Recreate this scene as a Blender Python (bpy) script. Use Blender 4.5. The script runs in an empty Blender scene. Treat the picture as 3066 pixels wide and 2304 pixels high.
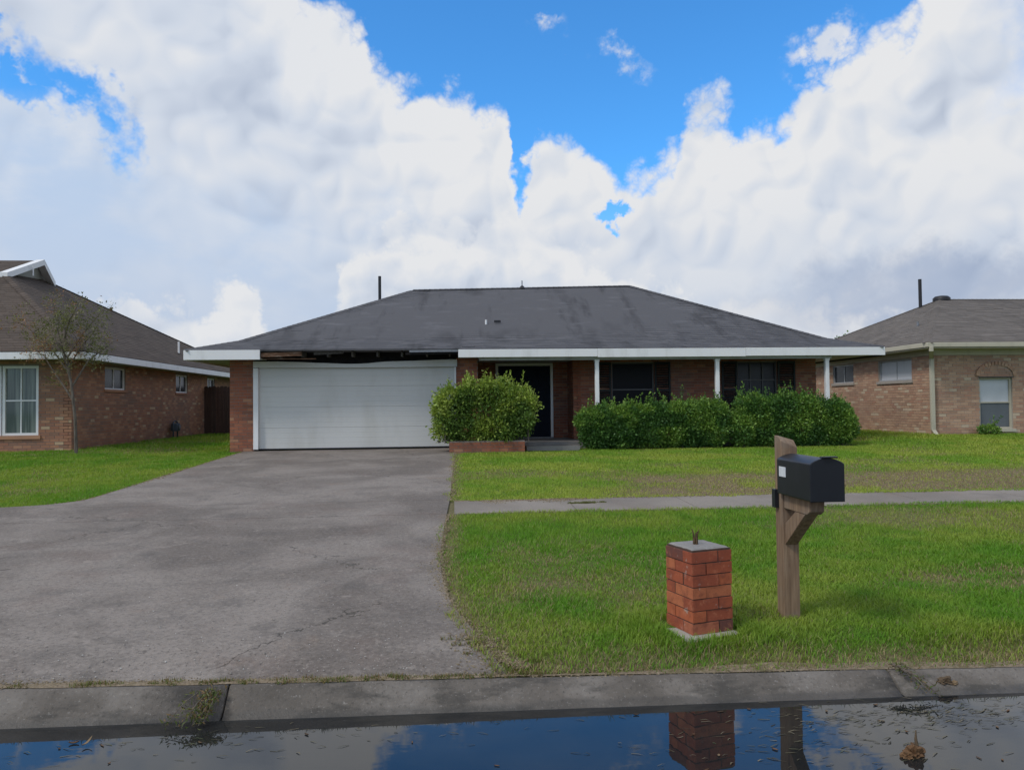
import bpy, bmesh, math, random
import numpy as np
from mathutils import Vector, Matrix

random.seed(7)
RNG = np.random.default_rng(11)
SC = bpy.context.scene
COL = SC.collection
R = math.radians

# ------------------------------------------------------------------ camera
CAM_H = 1.6
YAW, PITCH, ROLL = R(4.4), R(1.5), 0.0109
cam_d = bpy.data.cameras.new('camera')
cam_d.sensor_width = 36.0
cam_d.lens = 36.0 * 1650.0 / 2212.0
cam_d.clip_start = 0.05
cam_d.clip_end = 3000.0
cam = bpy.data.objects.new('camera', cam_d)
COL.objects.link(cam)
_f = Vector((math.sin(YAW) * math.cos(PITCH), math.cos(YAW) * math.cos(PITCH), math.sin(PITCH)))
_r0 = Vector((math.cos(YAW), -math.sin(YAW), 0))
_u0 = _r0.cross(_f)
_r = _r0 * math.cos(ROLL) - _u0 * math.sin(ROLL)
_u = _r.cross(_f)
_m = Matrix((_r, _u, -_f)).transposed().to_4x4()
_m.translation = Vector((0, 0, CAM_H))
cam.matrix_world = _m
SC.camera = cam

# ------------------------------------------------------------------ exposure
SC.view_settings.view_transform = 'Standard'
SC.view_settings.look = 'None'
SC.view_settings.gamma = 1.0
SC.view_settings.use_curve_mapping = False
SC.view_settings.exposure = 0.0

# ------------------------------------------------------------------ sun (behind thin cloud)
SUN_EL, SUN_AZ = R(48), R(-122)            # azimuth from +Y towards +X
sun_dir = Vector((math.sin(SUN_AZ) * math.cos(SUN_EL), math.cos(SUN_AZ) * math.cos(SUN_EL), math.sin(SUN_EL)))
sl = bpy.data.lights.new('sun', 'SUN')
sl.energy = 1.7
sl.angle = R(11)
sl.color = (1.0, 0.95, 0.88)
sun = bpy.data.objects.new('sun', sl)
COL.objects.link(sun)
sun.rotation_euler = sun_dir.to_track_quat('Z', 'Y').to_euler()
sun.location = sun_dir * 60

# ------------------------------------------------------------------ sky with cumulus
class NT:
    """small node-tree helper"""
    def __init__(self, tree):
        self.t = tree
        for n in list(tree.nodes):
            tree.nodes.remove(n)
    def n(self, typ, ins=None, **props):
        nd = self.t.nodes.new(typ)
        for k, v in props.items():
            setattr(nd, k, v)
        for k, v in (ins or {}).items():
            self.set(nd.inputs[k], v)
        return nd
    def set(self, sock, v):
        if isinstance(v, bpy.types.NodeSocket):
            self.t.links.new(v, sock)
        else:
            sock.default_value = v
    def math(self, op, a, b=0.0, c=None, clamp=False):
        nd = self.n('ShaderNodeMath', operation=op, use_clamp=clamp)
        self.set(nd.inputs[0], a); self.set(nd.inputs[1], b)
        if c is not None:
            self.set(nd.inputs[2], c)
        return nd.outputs[0]
    def vmath(self, op, a, b=(0, 0, 0), scale=None):
        nd = self.n('ShaderNodeVectorMath', operation=op)
        self.set(nd.inputs[0], a)
        if op not in ('LENGTH', 'NORMALIZE'):
            self.set(nd.inputs[1], b)
        if scale is not None:
            self.set(nd.inputs['Scale'], scale)
        return nd.outputs['Value'] if op in ('LENGTH', 'DOT_PRODUCT', 'DISTANCE') else nd.outputs[0]
    def smooth(self, v, lo, hi, to0=0.0, to1=1.0):
        nd = self.n('ShaderNodeMapRange', interpolation_type='SMOOTHSTEP')
        for i, x in enumerate((v, lo, hi, to0, to1)):
            self.set(nd.inputs[i], x)
        return nd.outputs[0]
    def lin(self, v, lo, hi, to0=0.0, to1=1.0):
        nd = self.n('ShaderNodeMapRange')
        for i, x in enumerate((v, lo, hi, to0, to1)):
            self.set(nd.inputs[i], x)
        return nd.outputs[0]
    def mix(self, f, a, b, typ='MIX'):
        nd = self.n('ShaderNodeMix', data_type='RGBA', blend_type=typ)
        self.set(nd.inputs[0], f); self.set(nd.inputs[6], a); self.set(nd.inputs[7], b)
        return nd.outputs[2]
    def noise(self, vec, scale, detail=4.0, rough=0.55, out='Fac', dist=0.0):
        nd = self.n('ShaderNodeTexNoise', {'Vector': vec, 'Scale': scale, 'Detail': detail, 'Roughness': rough, 'Distortion': dist})
        return nd.outputs[out]
    def billow(self, vec, scale, octaves=4, rough=0.5):
        """rounded heads with creases between them: sum of |noise|, about 0..1"""
        tot, amp, norm = None, 1.0, 0.0
        for o in range(octaves):
            v = self.vmath('ADD', vec, (3.7 * o, 1.9 * o, 7.3 * o))
            n_ = self.noise(v, scale * 2.03 ** o, 0.0, 0.5)
            a = self.math('MULTIPLY', self.math('ABSOLUTE', self.math('SUBTRACT', n_, 0.5)), 4.0 * amp)
            tot = a if tot is None else self.math('ADD', tot, a)
            norm += amp
            amp *= rough
        return self.math('DIVIDE', tot, norm)
    def ramp(self, fac, stops, interp='LINEAR'):
        nd = self.n('ShaderNodeValToRGB')
        cr = nd.color_ramp
        cr.interpolation = interp
        while len(cr.elements) < len(stops):
            cr.elements.new(0.5)
        for e, (p, c) in zip(cr.elements, stops):
            e.position = p
            e.color = (*c, 1.0) if len(c) == 3 else c
        self.set(nd.inputs[0], fac)
        return nd.outputs[0]
    def curve(self, v, pts):
        nd = self.n('ShaderNodeFloatCurve')
        c = nd.mapping.curves[0]
        nd.mapping.use_clip = False
        while len(c.points) < len(pts):
            c.points.new(0.5, 0.5)
        for p, (x, y) in zip(c.points, pts):
            p.location = (x, y)
            p.handle_type = 'VECTOR'
        nd.mapping.update()
        self.set(nd.inputs['Value'], v)
        return nd.outputs[0]

def build_world():
    w = bpy.data.worlds.new('World')
    SC.world = w
    w.use_nodes = True
    w.cycles.sampling_method = 'MANUAL'
    w.cycles.sample_map_resolution = 256
    N = NT(w.node_tree)
    sky = N.n('ShaderNodeTexSky', sky_type='NISHITA', sun_disc=False, sun_elevation=SUN_EL,
              sun_rotation=SUN_AZ, altitude=0.0, air_density=1.0, dust_density=0.6, ozone_density=2.5)
    gam = N.n('ShaderNodeGamma', {'Color': sky.outputs[0], 'Gamma': 1.0})
    blue = N.mix(1.0, gam.outputs[0], SKY_TINT, 'MULTIPLY')
    d = N.n('ShaderNodeTexCoord').outputs['Generated']
    sep = N.n('ShaderNodeSeparateXYZ', {0: d})
    # billowed warp of the direction
    wn = N.n('ShaderNodeTexNoise', {'Vector': d, 'Scale': 16.0, 'Detail': 5.0, 'Roughness': 0.55})
    warp = N.vmath('SUBTRACT', wn.outputs['Color'], (0.5, 0.5, 0.5))
    puff = N.billow(d, 7.5, 6, 0.62)                       # big cauliflower heads
    az0 = N.math('ARCTAN2', sep.outputs[0], sep.outputs[1])
    el0 = N.math('ARCSINE', sep.outputs[2])
    ws = N.n('ShaderNodeSeparateXYZ', {0: warp})
    az = N.math('MULTIPLY_ADD', ws.outputs[0], 0.06, az0)
    el = N.math('MULTIPLY_ADD', ws.outputs[2], 0.04, el0)
    el = N.math('MULTIPLY_ADD', N.math('SUBTRACT', puff, 0.29), -0.085, el)
    def PX(pts):       # picture direction -> curve point (azimuth, elevation)
        out = []
        for x, y in pts:
            a = YAW + math.atan((x - 1106) / 1650.0)
            e = math.atan((875 - y) / 1650.0 * math.cos(a))
            out.append(((a + 0.8) / 1.6, e / 0.8))
        return out
    azn = N.math('DIVIDE', N.math('ADD', az, 0.8), 1.6, clamp=True)
    T1 = N.math('MULTIPLY', N.curve(azn, [(0, 1.3), (0.06, 1.2)] + PX([
        (380, -300), (560, -120), (640, -10), (720, 55), (800, 100), (822, 165), (930, 185), (1055, 222), (1100, 262), (1112, 400),
        (1128, 470), (1152, 345), (1200, 312), (1262, 300), (1330, 385), (1420, 365), (1470, 330),
        (1505, 240), (1540, 200), (1585, 205), (1615, 268), (1680, 250), (1725, 245), (1770, 185),
        (1870, 120), (1945, 80), (2000, -10), (2100, -260)]) + [(0.95, 1.2), (1, 1.3)]), 0.8)
    F1 = N.math('SUBTRACT', T1, el)
    # holes in the left bank and one in the right bank
    def blob(x, y, rx, ry, tilt=0.0):
        a = YAW + math.atan((x - 1106) / 1650.0); e = math.atan((875 - y) / 1650.0 * math.cos(a))
        u = N.math('SUBTRACT', az, a); v = N.math('SUBTRACT', el, e)
        ct, st = math.cos(tilt), math.sin(tilt)
        uu = N.math('ADD', N.math('MULTIPLY', u, ct * 1650 / rx), N.math('MULTIPLY', v, st * 1650 / rx))
        vv = N.math('ADD', N.math('MULTIPLY', u, -st * 1650 / ry), N.math('MULTIPLY', v, ct * 1650 / ry))
        return N.math('SUBTRACT', 1.0, N.math('SQRT', N.math('ADD', N.math('MULTIPLY', uu, uu), N.math('MULTIPLY', vv, vv))))
    holes = N.math('MAXIMUM', blob(185, 235, 190, 60, -0.7), blob(1335, 478, 52, 24, 0.2))
    holes = N.math('MAXIMUM', holes, blob(40, 200, 140, 50, -0.3))
    a_h = N.smooth(N.math('MULTIPLY_ADD', N.math('SUBTRACT', N.noise(d, 22.0, 4.0, 0.6), 0.5), 2.2, holes), 0.1, 0.8, 1.0, 0.0)
    a1 = N.math('MULTIPLY', N.smooth(F1, -0.006, 0.030), a_h)
    # general broken cloud on the rest of the dome
    gn = N.noise(d, 2.2, 6.0, 0.55)
    gen = N.smooth(N.math('SUBTRACT', N.math('SUBTRACT', gn, N.math('MULTIPLY', N.math('SUBTRACT', 0.4, puff), 0.15)), 0.40), 0.0, 0.10)
    inview = N.math('MULTIPLY', N.smooth(N.math('ABSOLUTE', az0), 0.60, 0.80, 1.0, 0.0), N.smooth(el0, 0.50, 0.70, 1.0, 0.0))
    front = N.math('GREATER_THAN', sep.outputs[1], 0.0)
    inview = N.math('MULTIPLY', inview, front)
    alpha = N.math('ADD', N.math('MULTIPLY', a1, inview), N.math('MULTIPLY', gen, N.math('SUBTRACT', 1.0, inview)))
    # wisps in the blue gap
    wis = N.math('MULTIPLY', N.smooth(N.math('MAXIMUM', blob(1352, 132, 95, 34, -0.45), blob(1192, 70, 55, 26, -0.6)), 0.0, 0.8),
                 N.smooth(N.noise(d, 26.0, 5.0, 0.6), 0.42, 0.66))
    wis2 = N.math('MULTIPLY', N.smooth(blob(1800, 115, 95, 75, 0.3), 0.0, 0.5), N.smooth(N.noise(d, 20.0, 5.0, 0.6), 0.42, 0.56))
    alpha = N.math('MAXIMUM', alpha, N.math('MULTIPLY', N.math('MAXIMUM', wis, wis2), 0.9))
    # light on the heads: compare the relief with the relief a little nearer the sun
    pl = N.billow(N.vmath('ADD', d, (-0.010, 0.0, 0.013)), 6.5, 3, 0.5)
    pb = N.billow(d, 6.5, 3, 0.5)
    rel = N.math('SUBTRACT', pb, pl)                              # >0 on the sunward side
    soft = N.noise(d, 3.6, 3.0, 0.45)
    soft2 = N.noise(N.vmath('MULTIPLY', d, (1, 1, 1.7)), 6.5, 3.0, 0.5)
    lit = N.math('MULTIPLY_ADD', N.math('MULTIPLY', rel, N.smooth(az0, -0.35, 0.05, 1.1, 1.2)), 1.0, 0.78)
    lit = N.math('MULTIPLY_ADD', N.math('SUBTRACT', soft, 0.5), 1.0, lit)
    lit = N.math('MULTIPLY_ADD', N.math('SUBTRACT', soft2, 0.5), 0.6, lit)
    rim = N.smooth(F1, 0.0, 0.16, 0.30, 0.0)
    lit = N.math('ADD', lit, N.math('MULTIPLY', rim, inview))
    low = N.smooth(el0, 0.02, 0.22, 0.16, 0.0)
    lit = N.math('SUBTRACT', lit, low)
    # low cumulus heads near the horizon
    T2 = N.math('MULTIPLY', N.curve(azn, [(0, 0.12)] + PX([
        (-200, 690), (60, 700), (225, 665), (270, 640), (320, 628), (370, 660), (430, 668), (500, 648), (555, 655), (590, 745),
        (700, 700), (735, 640), (755, 560), (800, 525), (855, 500), (900, 525), (950, 505), (1020, 500), (1090, 470), (1180, 500), (1240, 560),
        (1300, 610), (1500, 640), (1640, 655), (1700, 645), (1800, 660), (2000, 690), (2200, 690)]) + [(1, 0.12)]), 0.8)
    F2 = N.math('SUBTRACT', T2, el)
    a2 = N.math('MULTIPLY', N.smooth(F2, -0.004, 0.020), front)
    lit2 = N.math('ADD', N.smooth(F2, 0.0, 0.13, 1.0, 0.48), N.math('MULTIPLY', rel, 0.9))
    sh = ((0.0, (0.34, 0.40, 0.52)), (0.35, (0.54, 0.61, 0.74)), (0.65, (0.72, 0.78, 0.88)), (1.0, (0.90, 0.91, 0.93)))
    c1 = N.ramp(lit, sh)
    c2 = N.ramp(lit2, sh)
    cl = N.vmath('SCALE', c1, scale=CLOUD / SKY_STRENGTH)
    cl2 = N.vmath('SCALE', c2, scale=CLOUD / SKY_STRENGTH)
    col = N.mix(alpha, blue, cl)
    gap = N.smooth(N.math('MULTIPLY_ADD', N.math('SUBTRACT', soft, 0.5), 2.0, blob(430, 590, 640, 215, -0.35)), -0.25, 0.55, 0.0, 0.92)
    gap = N.math('MULTIPLY', gap, N.smooth(N.noise(N.vmath('MULTIPLY', d, (1, 1, 2.2)), 5.5, 5.0, 0.58), 0.36, 0.64, 1.0, 0.35))
    col = N.mix(gap, col, tuple(CLOUD / SKY_STRENGTH * c for c in (0.50, 0.67, 0.93)) + (1,))
    gap2 = N.smooth(blob(2080, 640, 420, 75, 0.05), -0.4, 0.9, 0.0, 0.55)
    hz = N.math('MULTIPLY', N.smooth(az0, -0.40, 0.10, 0.42, 0.0), N.smooth(el0, 0.05, 0.45, 1.0, 0.5))
    col = N.mix(N.math('MULTIPLY', hz, alpha), col, tuple(CLOUD / SKY_STRENGTH * c for c in (0.66, 0.76, 0.93)) + (1,))
    # pale humid veil low in the sky
    veil = N.smooth(el0, 0.02, 0.30, 0.75, 0.0)
    col = N.mix(veil, col, tuple(CLOUD / SKY_STRENGTH * c for c in (0.60, 0.69, 0.84)) + (1,))
    col = N.mix(N.math('MULTIPLY', a2, 0.93), col, cl2)
    col = N.mix(gap2, col, tuple(CLOUD / SKY_STRENGTH * c for c in (0.32, 0.41, 0.60)) + (1,))
    bg = N.n('ShaderNodeBackground', {'Color': col, 'Strength': SKY_STRENGTH})
    out = N.n('ShaderNodeOutputWorld', {0: bg.outputs[0]})

SKY_STRENGTH = 0.13
SKY_TINT = (0.50, 1.25, 1.78, 1)
CLOUD = 0.88
build_world()

# ------------------------------------------------------------------ mesh helpers
ORG = {}          # world origin of a thing; its parts are stored relative to it

def link(o, parent=None):
    COL.objects.link(o)
    if parent is not None:
        o.parent = parent
        ORG[o.name] = ORG.get(parent.name, Vector((0, 0, 0)))
    return o

def thing(name, label, cat, loc, group=None):
    o = bpy.data.objects.new(name, None)
    o.empty_display_size = 0.2
    o.location = loc
    COL.objects.link(o)
    ORG[o.name] = Vector(loc)
    o['label'] = label
    o['category'] = cat
    if group:
        o['group'] = group
    return o

def tag(o, label, cat, group=None):
    o['label'] = label; o['category'] = cat
    if group:
        o['group'] = group
    return o

class MB:
    def __init__(self):
        self.v = []; self.f = []
    def add(self, vs, fs):
        b = len(self.v)
        self.v += [tuple(p) for p in vs]
        self.f += [tuple(i + b for i in f) for f in fs]
        return self
    def box(self, x0, x1, y0, y1, z0, z1):
        vs = [(x, y, z) for z in (z0, z1) for y in (y0, y1) for x in (x0, x1)]
        return self.add(vs, [(0, 2, 3, 1), (4, 5, 7, 6), (0, 1, 5, 4), (2, 6, 7, 3), (0, 4, 6, 2), (1, 3, 7, 5)])
    def obox(self, o, a, b, c):
        """box from corner o with edge vectors a, b, c"""
        o, a, b, c = map(Vector, (o, a, b, c))
        vs = [o + i * a + j * b + k * c for k in (0, 1) for j in (0, 1) for i in (0, 1)]
        fs = [(0, 2, 3, 1), (4, 5, 7, 6), (0, 1, 5, 4), (2, 6, 7, 3), (0, 4, 6, 2), (1, 3, 7, 5)]
        if a.cross(b).dot(c) < 0:
            fs = [f[::-1] for f in fs]
        return self.add(vs, fs)
    def prism(self, poly, off):
        """closed prism: polygon (3d points) swept by vector off"""
        n = len(poly)
        off = Vector(off)
        vs = [Vector(p) for p in poly] + [Vector(p) + off for p in poly]
        fs = [tuple(range(n))[::-1], tuple(range(n, 2 * n))]
        fs += [(i, (i + 1) % n, n + (i + 1) % n, n + i) for i in range(n)]
        return self.add(vs, fs)
    def tube(self, path, rad, n=8, caps=True):
        path = [Vector(p) for p in path]
        if not isinstance(rad, (list, tuple)):
            rad = [rad] * len(path)
        rings = []
        up = Vector((0.13, 0.21, 1)).normalized()
        for i, p in enumerate(path):
            t = (path[min(i + 1, len(path) - 1)] - path[max(i - 1, 0)]).normalized()
            if abs(t.dot(up)) > 0.95:
                s = t.cross(Vector((1, 0.1, 0))).normalized()
            else:
                s = t.cross(up).normalized()
            q = s.cross(t)
            rings.append([p + (s * math.cos(k * 2 * math.pi / n) + q * math.sin(k * 2 * math.pi / n)) * rad[i] for k in range(n)])
        vs = [p for r in rings for p in r]
        fs = []
        for i in range(len(path) - 1):
            for k in range(n):
                fs.append((i * n + k, i * n + (k + 1) % n, (i + 1) * n + (k + 1) % n, (i + 1) * n + k))
        if caps:
            fs.append(tuple(range(n))[::-1])
            fs.append(tuple((len(path) - 1) * n + k for k in range(n)))
        return self.add(vs, fs)
    def build(self, name, mat, parent=None, smooth=False, bevel=0.0):
        o = ORG.get(parent.name, Vector((0, 0, 0))) if parent is not None else Vector((0, 0, 0))
        me = bpy.data.meshes.new(name)
        me.from_pydata([(p[0] - o.x, p[1] - o.y, p[2] - o.z) for p in self.v], [], self.f)
        me.materials.append(mat)
        if smooth:
            me.polygons.foreach_set('use_smooth', [True] * len(me.polygons))
        me.update()
        ob = bpy.data.objects.new(name, me)
        link(ob, parent)
        if bevel:
            md = ob.modifiers.new('bevel', 'BEVEL')
            md.width = bevel; md.segments = 2; md.limit_method = 'ANGLE'
        return ob

def structure(o):
    o['kind'] = 'structure'
    return o

def np_mesh(name, verts, faces, mat, col=None, parent=None, smooth=False, normals_up=None):
    """verts (n,3), faces (m,3|4) numpy; col (n,3) point colours"""
    o = ORG.get(parent.name, Vector((0, 0, 0))) if parent is not None else Vector((0, 0, 0))
    verts = np.asarray(verts, np.float32) - np.array(o, np.float32)
    faces = np.asarray(faces, np.int32)
    me = bpy.data.meshes.new(name)
    k = faces.shape[1]
    me.vertices.add(len(verts)); me.vertices.foreach_set('co', verts.ravel())
    me.loops.add(faces.size); me.loops.foreach_set('vertex_index', faces.ravel())
    me.polygons.add(len(faces))
    me.polygons.foreach_set('loop_start', np.arange(0, faces.size, k, dtype=np.int32))
    if smooth:
        me.polygons.foreach_set('use_smooth', np.ones(len(faces), bool))
    if col is not None:
        a = me.attributes.new('tone', 'FLOAT_COLOR', 'POINT')
        a.data.foreach_set('color', np.concatenate([col, np.ones((len(col), 1))], 1).astype(np.float32).ravel())
    me.update(calc_edges=True)
    me.materials.append(mat)
    ob = bpy.data.objects.new(name, me)
    return link(ob, parent)

def vnoise(x, y, scale, seed=0):
    """smooth 2d value noise 0..1 (numpy)"""
    r = np.random.default_rng(seed).random((64, 64))
    u, v = np.asarray(x) / scale + 100.3, np.asarray(y) / scale + 100.7
    i, j = np.floor(u).astype(int), np.floor(v).astype(int)
    fu, fv = u - i, v - j
    fu, fv = fu * fu * (3 - 2 * fu), fv * fv * (3 - 2 * fv)
    g = lambda a, b: r[a % 64, b % 64]
    return (g(i, j) * (1 - fu) + g(i + 1, j) * fu) * (1 - fv) + (g(i, j + 1) * (1 - fu) + g(i + 1, j + 1) * fu) * fv

def fbm(x, y, scale, seed=0, oct=4):
    t, a, s = 0, 1.0, 0
    for k in range(oct):
        t = t + a * vnoise(x, y, scale / 2 ** k, seed + k); s += a; a *= 0.5
    return t / s

def sst(x, lo, hi):
    t = np.clip((np.asarray(x, float) - lo) / (hi - lo), 0, 1)
    return t * t * (3 - 2 * t)

# ------------------------------------------------------------------ materials
def material(name, fn):
    m = bpy.data.materials.new(name)
    m.use_nodes = True
    N = NT(m.node_tree)
    co = N.n('ShaderNodeTexCoord').outputs['Object']
    out = N.n('ShaderNodeOutputMaterial')
    N.t.links.new(fn(N, co), out.inputs[0])
    return m

def pbr(N, color, rough=0.8, bump=None, bstr=0.3, bdist=0.01, spec=0.4, metal=0.0, **kw):
    p = N.n('ShaderNodeBsdfPrincipled')
    N.set(p.inputs['Base Color'], color if isinstance(color, bpy.types.NodeSocket) or len(color) == 4 else (*color, 1))
    N.set(p.inputs['Roughness'], rough)
    N.set(p.inputs['Specular IOR Level'], spec)
    N.set(p.inputs['Metallic'], metal)
    for k, v in kw.items():
        N.set(p.inputs[k.replace('_', ' ')], v)
    if bump is not None:
        b = N.n('ShaderNodeBump', {'Height': bump, 'Strength': bstr, 'Distance': bdist})
        N.t.links.new(b.outputs[0], p.inputs['Normal'])
    return p.outputs[0]

def c4(c):
    return (*c, 1.0)

def piece_random(N):
    """a different value for each piece, whether an object of its own or an island of a joined mesh"""
    a = N.n('ShaderNodeNewGeometry').outputs['Random Per Island']
    b = N.n('ShaderNodeObjectInfo').outputs['Random']
    return N.math('FRACT', N.math('ADD', a, b))

def brick_mat(name, stops, dirt=(0.17, 0.13, 0.11), dirt_amt=0.4):
    def fn(N, co):
        r = piece_random(N)
        c = N.ramp(r, stops, 'CONSTANT')
        g = N.n('ShaderNodeNewGeometry').outputs['Position']
        n1 = N.noise(g, 9.0, 4.0, 0.6)
        n2 = N.noise(g, 90.0, 3.0, 0.6)
        n3 = N.noise(g, 0.9, 3.0, 0.55)
        c = N.mix(N.lin(n2, 0.3, 0.7, 0.0, 0.35), c, c4(dirt))
        c = N.mix(N.smooth(n3, 0.48, 0.72, 0.0, dirt_amt), c, c4(dirt))
        c = N.mix(N.smooth(n1, 0.62, 0.75, 0.0, 0.25), c, c4((0.42, 0.37, 0.33)))
        return pbr(N, c, 0.9, n2, 0.6, 0.004, 0.2)
    return material(name, fn)

M = {}
M['brick_main'] = brick_mat('red_brown_brick', [(0.0, (0.330, 0.107, 0.058)), (0.22, (0.283, 0.096, 0.054)), (0.42, (0.373, 0.129, 0.067)),
    (0.6, (0.241, 0.091, 0.054)), (0.74, (0.405, 0.160, 0.085)), (0.86, (0.303, 0.114, 0.064)), (0.95, (0.436, 0.211, 0.117))])
M['brick_left'] = brick_mat('brown_mixed_brick', [(0.0, (0.410, 0.196, 0.116)), (0.2, (0.346, 0.174, 0.112)), (0.4, (0.449, 0.222, 0.129)),
    (0.58, (0.372, 0.170, 0.105)), (0.72, (0.502, 0.266, 0.156)), (0.85, (0.307, 0.168, 0.112)), (0.955, (0.573, 0.408, 0.255))])
M['brick_right'] = brick_mat('tan_pink_brick', [(0.0, (0.507, 0.309, 0.204)), (0.2, (0.459, 0.269, 0.180)), (0.4, (0.540, 0.339, 0.225)),
    (0.58, (0.466, 0.252, 0.168)), (0.7, (0.564, 0.370, 0.249)), (0.82, (0.409, 0.252, 0.171)), (0.93, (0.619, 0.491, 0.351))], (0.22, 0.17, 0.145), 0.3)
def _pier_brick(N, co):
    r = piece_random(N)
    g = N.n('ShaderNodeNewGeometry').outputs['Position']
    c = N.ramp(r, [(0.0, (0.43, 0.120, 0.055)), (0.25, (0.37, 0.098, 0.050)), (0.45, (0.46, 0.150, 0.072)), (0.66, (0.33, 0.088, 0.048)), (0.82, (0.155, 0.066, 0.054)), (0.93, (0.40, 0.135, 0.075))], 'CONSTANT')
    blot = N.noise(g, 17.0, 5.0, 0.65)
    fine = N.noise(g, 150.0, 4.0, 0.7)
    lime = N.noise(N.vmath('ADD', g, (3, 8, 1)), 9.0, 6.0, 0.7)
    c = N.mix(N.smooth(blot, 0.48, 0.66, 0.0, 0.6), c, (0.22, 0.070, 0.045, 1))
    c = N.mix(N.smooth(blot, 0.46, 0.30, 0.0, 0.5), c, (0.52, 0.20, 0.11, 1))
    c = N.mix(N.smooth(lime, 0.60, 0.68, 0.0, 0.65), c, (0.42, 0.37, 0.32, 1))
    c = N.mix(N.smooth(fine, 0.58, 0.70, 0.0, 0.55), c, (0.11, 0.05, 0.04, 1))
    h = N.math('ADD', fine, N.math('MULTIPLY', blot, 1.5))
    return pbr(N, c, 0.92, h, 0.8, 0.006, 0.15)
M['brick_pier'] = material('orange_red_brick', _pier_brick)

def _mortar(c):
    def fn(N, co):
        n = N.noise(co, 60.0, 3.0, 0.6)
        return pbr(N, N.mix(N.lin(n, 0.3, 0.7), c4(c), c4(tuple(x * 0.65 for x in c))), 0.95, n, 0.5, 0.003, 0.1)
    return fn
M['mortar'] = material('grey_mortar', _mortar((0.29, 0.25, 0.22)))
M['mortar_dark'] = material('brown_mortar', _mortar((0.11, 0.075, 0.06)))
M['mortar_light'] = material('pale_mortar', _mortar((0.45, 0.40, 0.35)))

def _shingle(c0, c1, c2, stain):
    def fn(N, co):
        r = piece_random(N)
        g = N.n('ShaderNodeNewGeometry').outputs['Position']
        c = N.ramp(r, [(0.0, c0), (0.4, c1), (0.8, c2), (1.0, c0)])
        n = N.noise(g, 260.0, 2.0, 0.7)
        big = N.noise(N.vmath('MULTIPLY', g, (1.0, 0.22, 0.22)), 1.6, 4.0, 0.6)
        med = N.noise(N.vmath('MULTIPLY', g, (0.35, 1.0, 1.0)), 3.2, 4.0, 0.6)
        c = N.mix(N.smooth(big, 0.53, 0.70, 0.0, 0.7), c, c4(stain))
        blot = N.noise(N.vmath('ADD', N.vmath('MULTIPLY', g, (1.0, 0.4, 0.4)), (7.0, 0, 0)), 0.8, 3.0, 0.5)
        c = N.mix(N.smooth(blot, 0.56, 0.70, 0.0, 0.55), c, c4(stain))
        c = N.mix(N.smooth(med, 0.54, 0.74, 0.0, 0.45), c, c4(tuple(min(1, x * 1.7) for x in c1)))
        c = N.mix(N.lin(n, 0.35, 0.65, 0.0, 0.5), c, c4(tuple(x * 0.55 for x in c1)))
        return pbr(N, c, 0.92, n, 0.6, 0.004, 0.25)
    return fn
M['shingle_main'] = material('charcoal_shingle', _shingle((0.104, 0.105, 0.115), (0.120, 0.119, 0.128), (0.090, 0.090, 0.100), (0.040, 0.040, 0.045)))
M['shingle_left'] = material('brown_grey_shingle', _shingle((0.098, 0.076, 0.062), (0.114, 0.089, 0.073), (0.082, 0.064, 0.053), (0.058, 0.046, 0.039)))
M['shingle_right'] = material('grey_taupe_shingle', _shingle((0.150, 0.131, 0.116), (0.172, 0.150, 0.133), (0.130, 0.114, 0.101), (0.095, 0.083, 0.075)))

def _paint(c, dirt, amt=0.35, rough=0.55, scale=1.5):
    def fn(N, co):
        g = N.n('ShaderNodeNewGeometry').outputs['Position']
        n = N.noise(N.vmath('MULTIPLY', g, (1, 1, 0.35)), scale * 2, 5.0, 0.62)
        f = N.noise(g, 40.0, 3.0, 0.6)
        col = N.mix(N.smooth(n, 0.48, 0.75, 0.0, amt), c4(c), c4(dirt))
        col = N.mix(N.smooth(f, 0.64, 0.72, 0.0, amt * 0.8), col, c4(dirt))
        return pbr(N, col, rough, f, 0.15, 0.003, 0.4)
    return fn
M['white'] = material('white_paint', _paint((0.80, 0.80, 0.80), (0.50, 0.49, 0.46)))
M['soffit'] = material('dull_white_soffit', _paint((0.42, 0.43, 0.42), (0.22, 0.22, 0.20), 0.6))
M['cream'] = material('cream_paint', _paint((0.50, 0.46, 0.36), (0.28, 0.26, 0.20), 0.4))
M['garage'] = material('garage_white_paint', _paint((0.60, 0.60, 0.575), (0.45, 0.44, 0.39), 0.45, 0.5, 0.5))
M['navy'] = material('dark_navy_paint', lambda N, co: pbr(N, (0.007, 0.013, 0.024), 0.6, N.noise(co, 30, 3), 0.1, 0.003, 0.12))
M['shutter'] = material('blackish_green_paint', _paint((0.008, 0.014, 0.017), (0.018, 0.022, 0.022), 0.5, 0.6))
M['blind'] = material('white_blind', _paint((0.55, 0.57, 0.60), (0.40, 0.42, 0.45), 0.3, 0.6))
M['screen'] = material('grey_insect_screen', _paint((0.12, 0.135, 0.15), (0.08, 0.09, 0.10), 0.5, 0.6))
M['dirt'] = material('silty_dirt', lambda N, co: pbr(N, N.mix(N.smooth(N.noise(co, 7.0, 4.0, 0.6), 0.45, 0.65, 0.0, 0.7), N.ramp(N.noise(co, 55.0, 5.0, 0.75), [(0.3, (0.13, 0.10, 0.07)), (0.5, (0.23, 0.18, 0.125)), (0.7, (0.33, 0.27, 0.20))]), (0.12, 0.105, 0.05, 1)), 0.95, N.noise(co, 60, 4, 0.7), 0.8, 0.008, 0.1))
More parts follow.
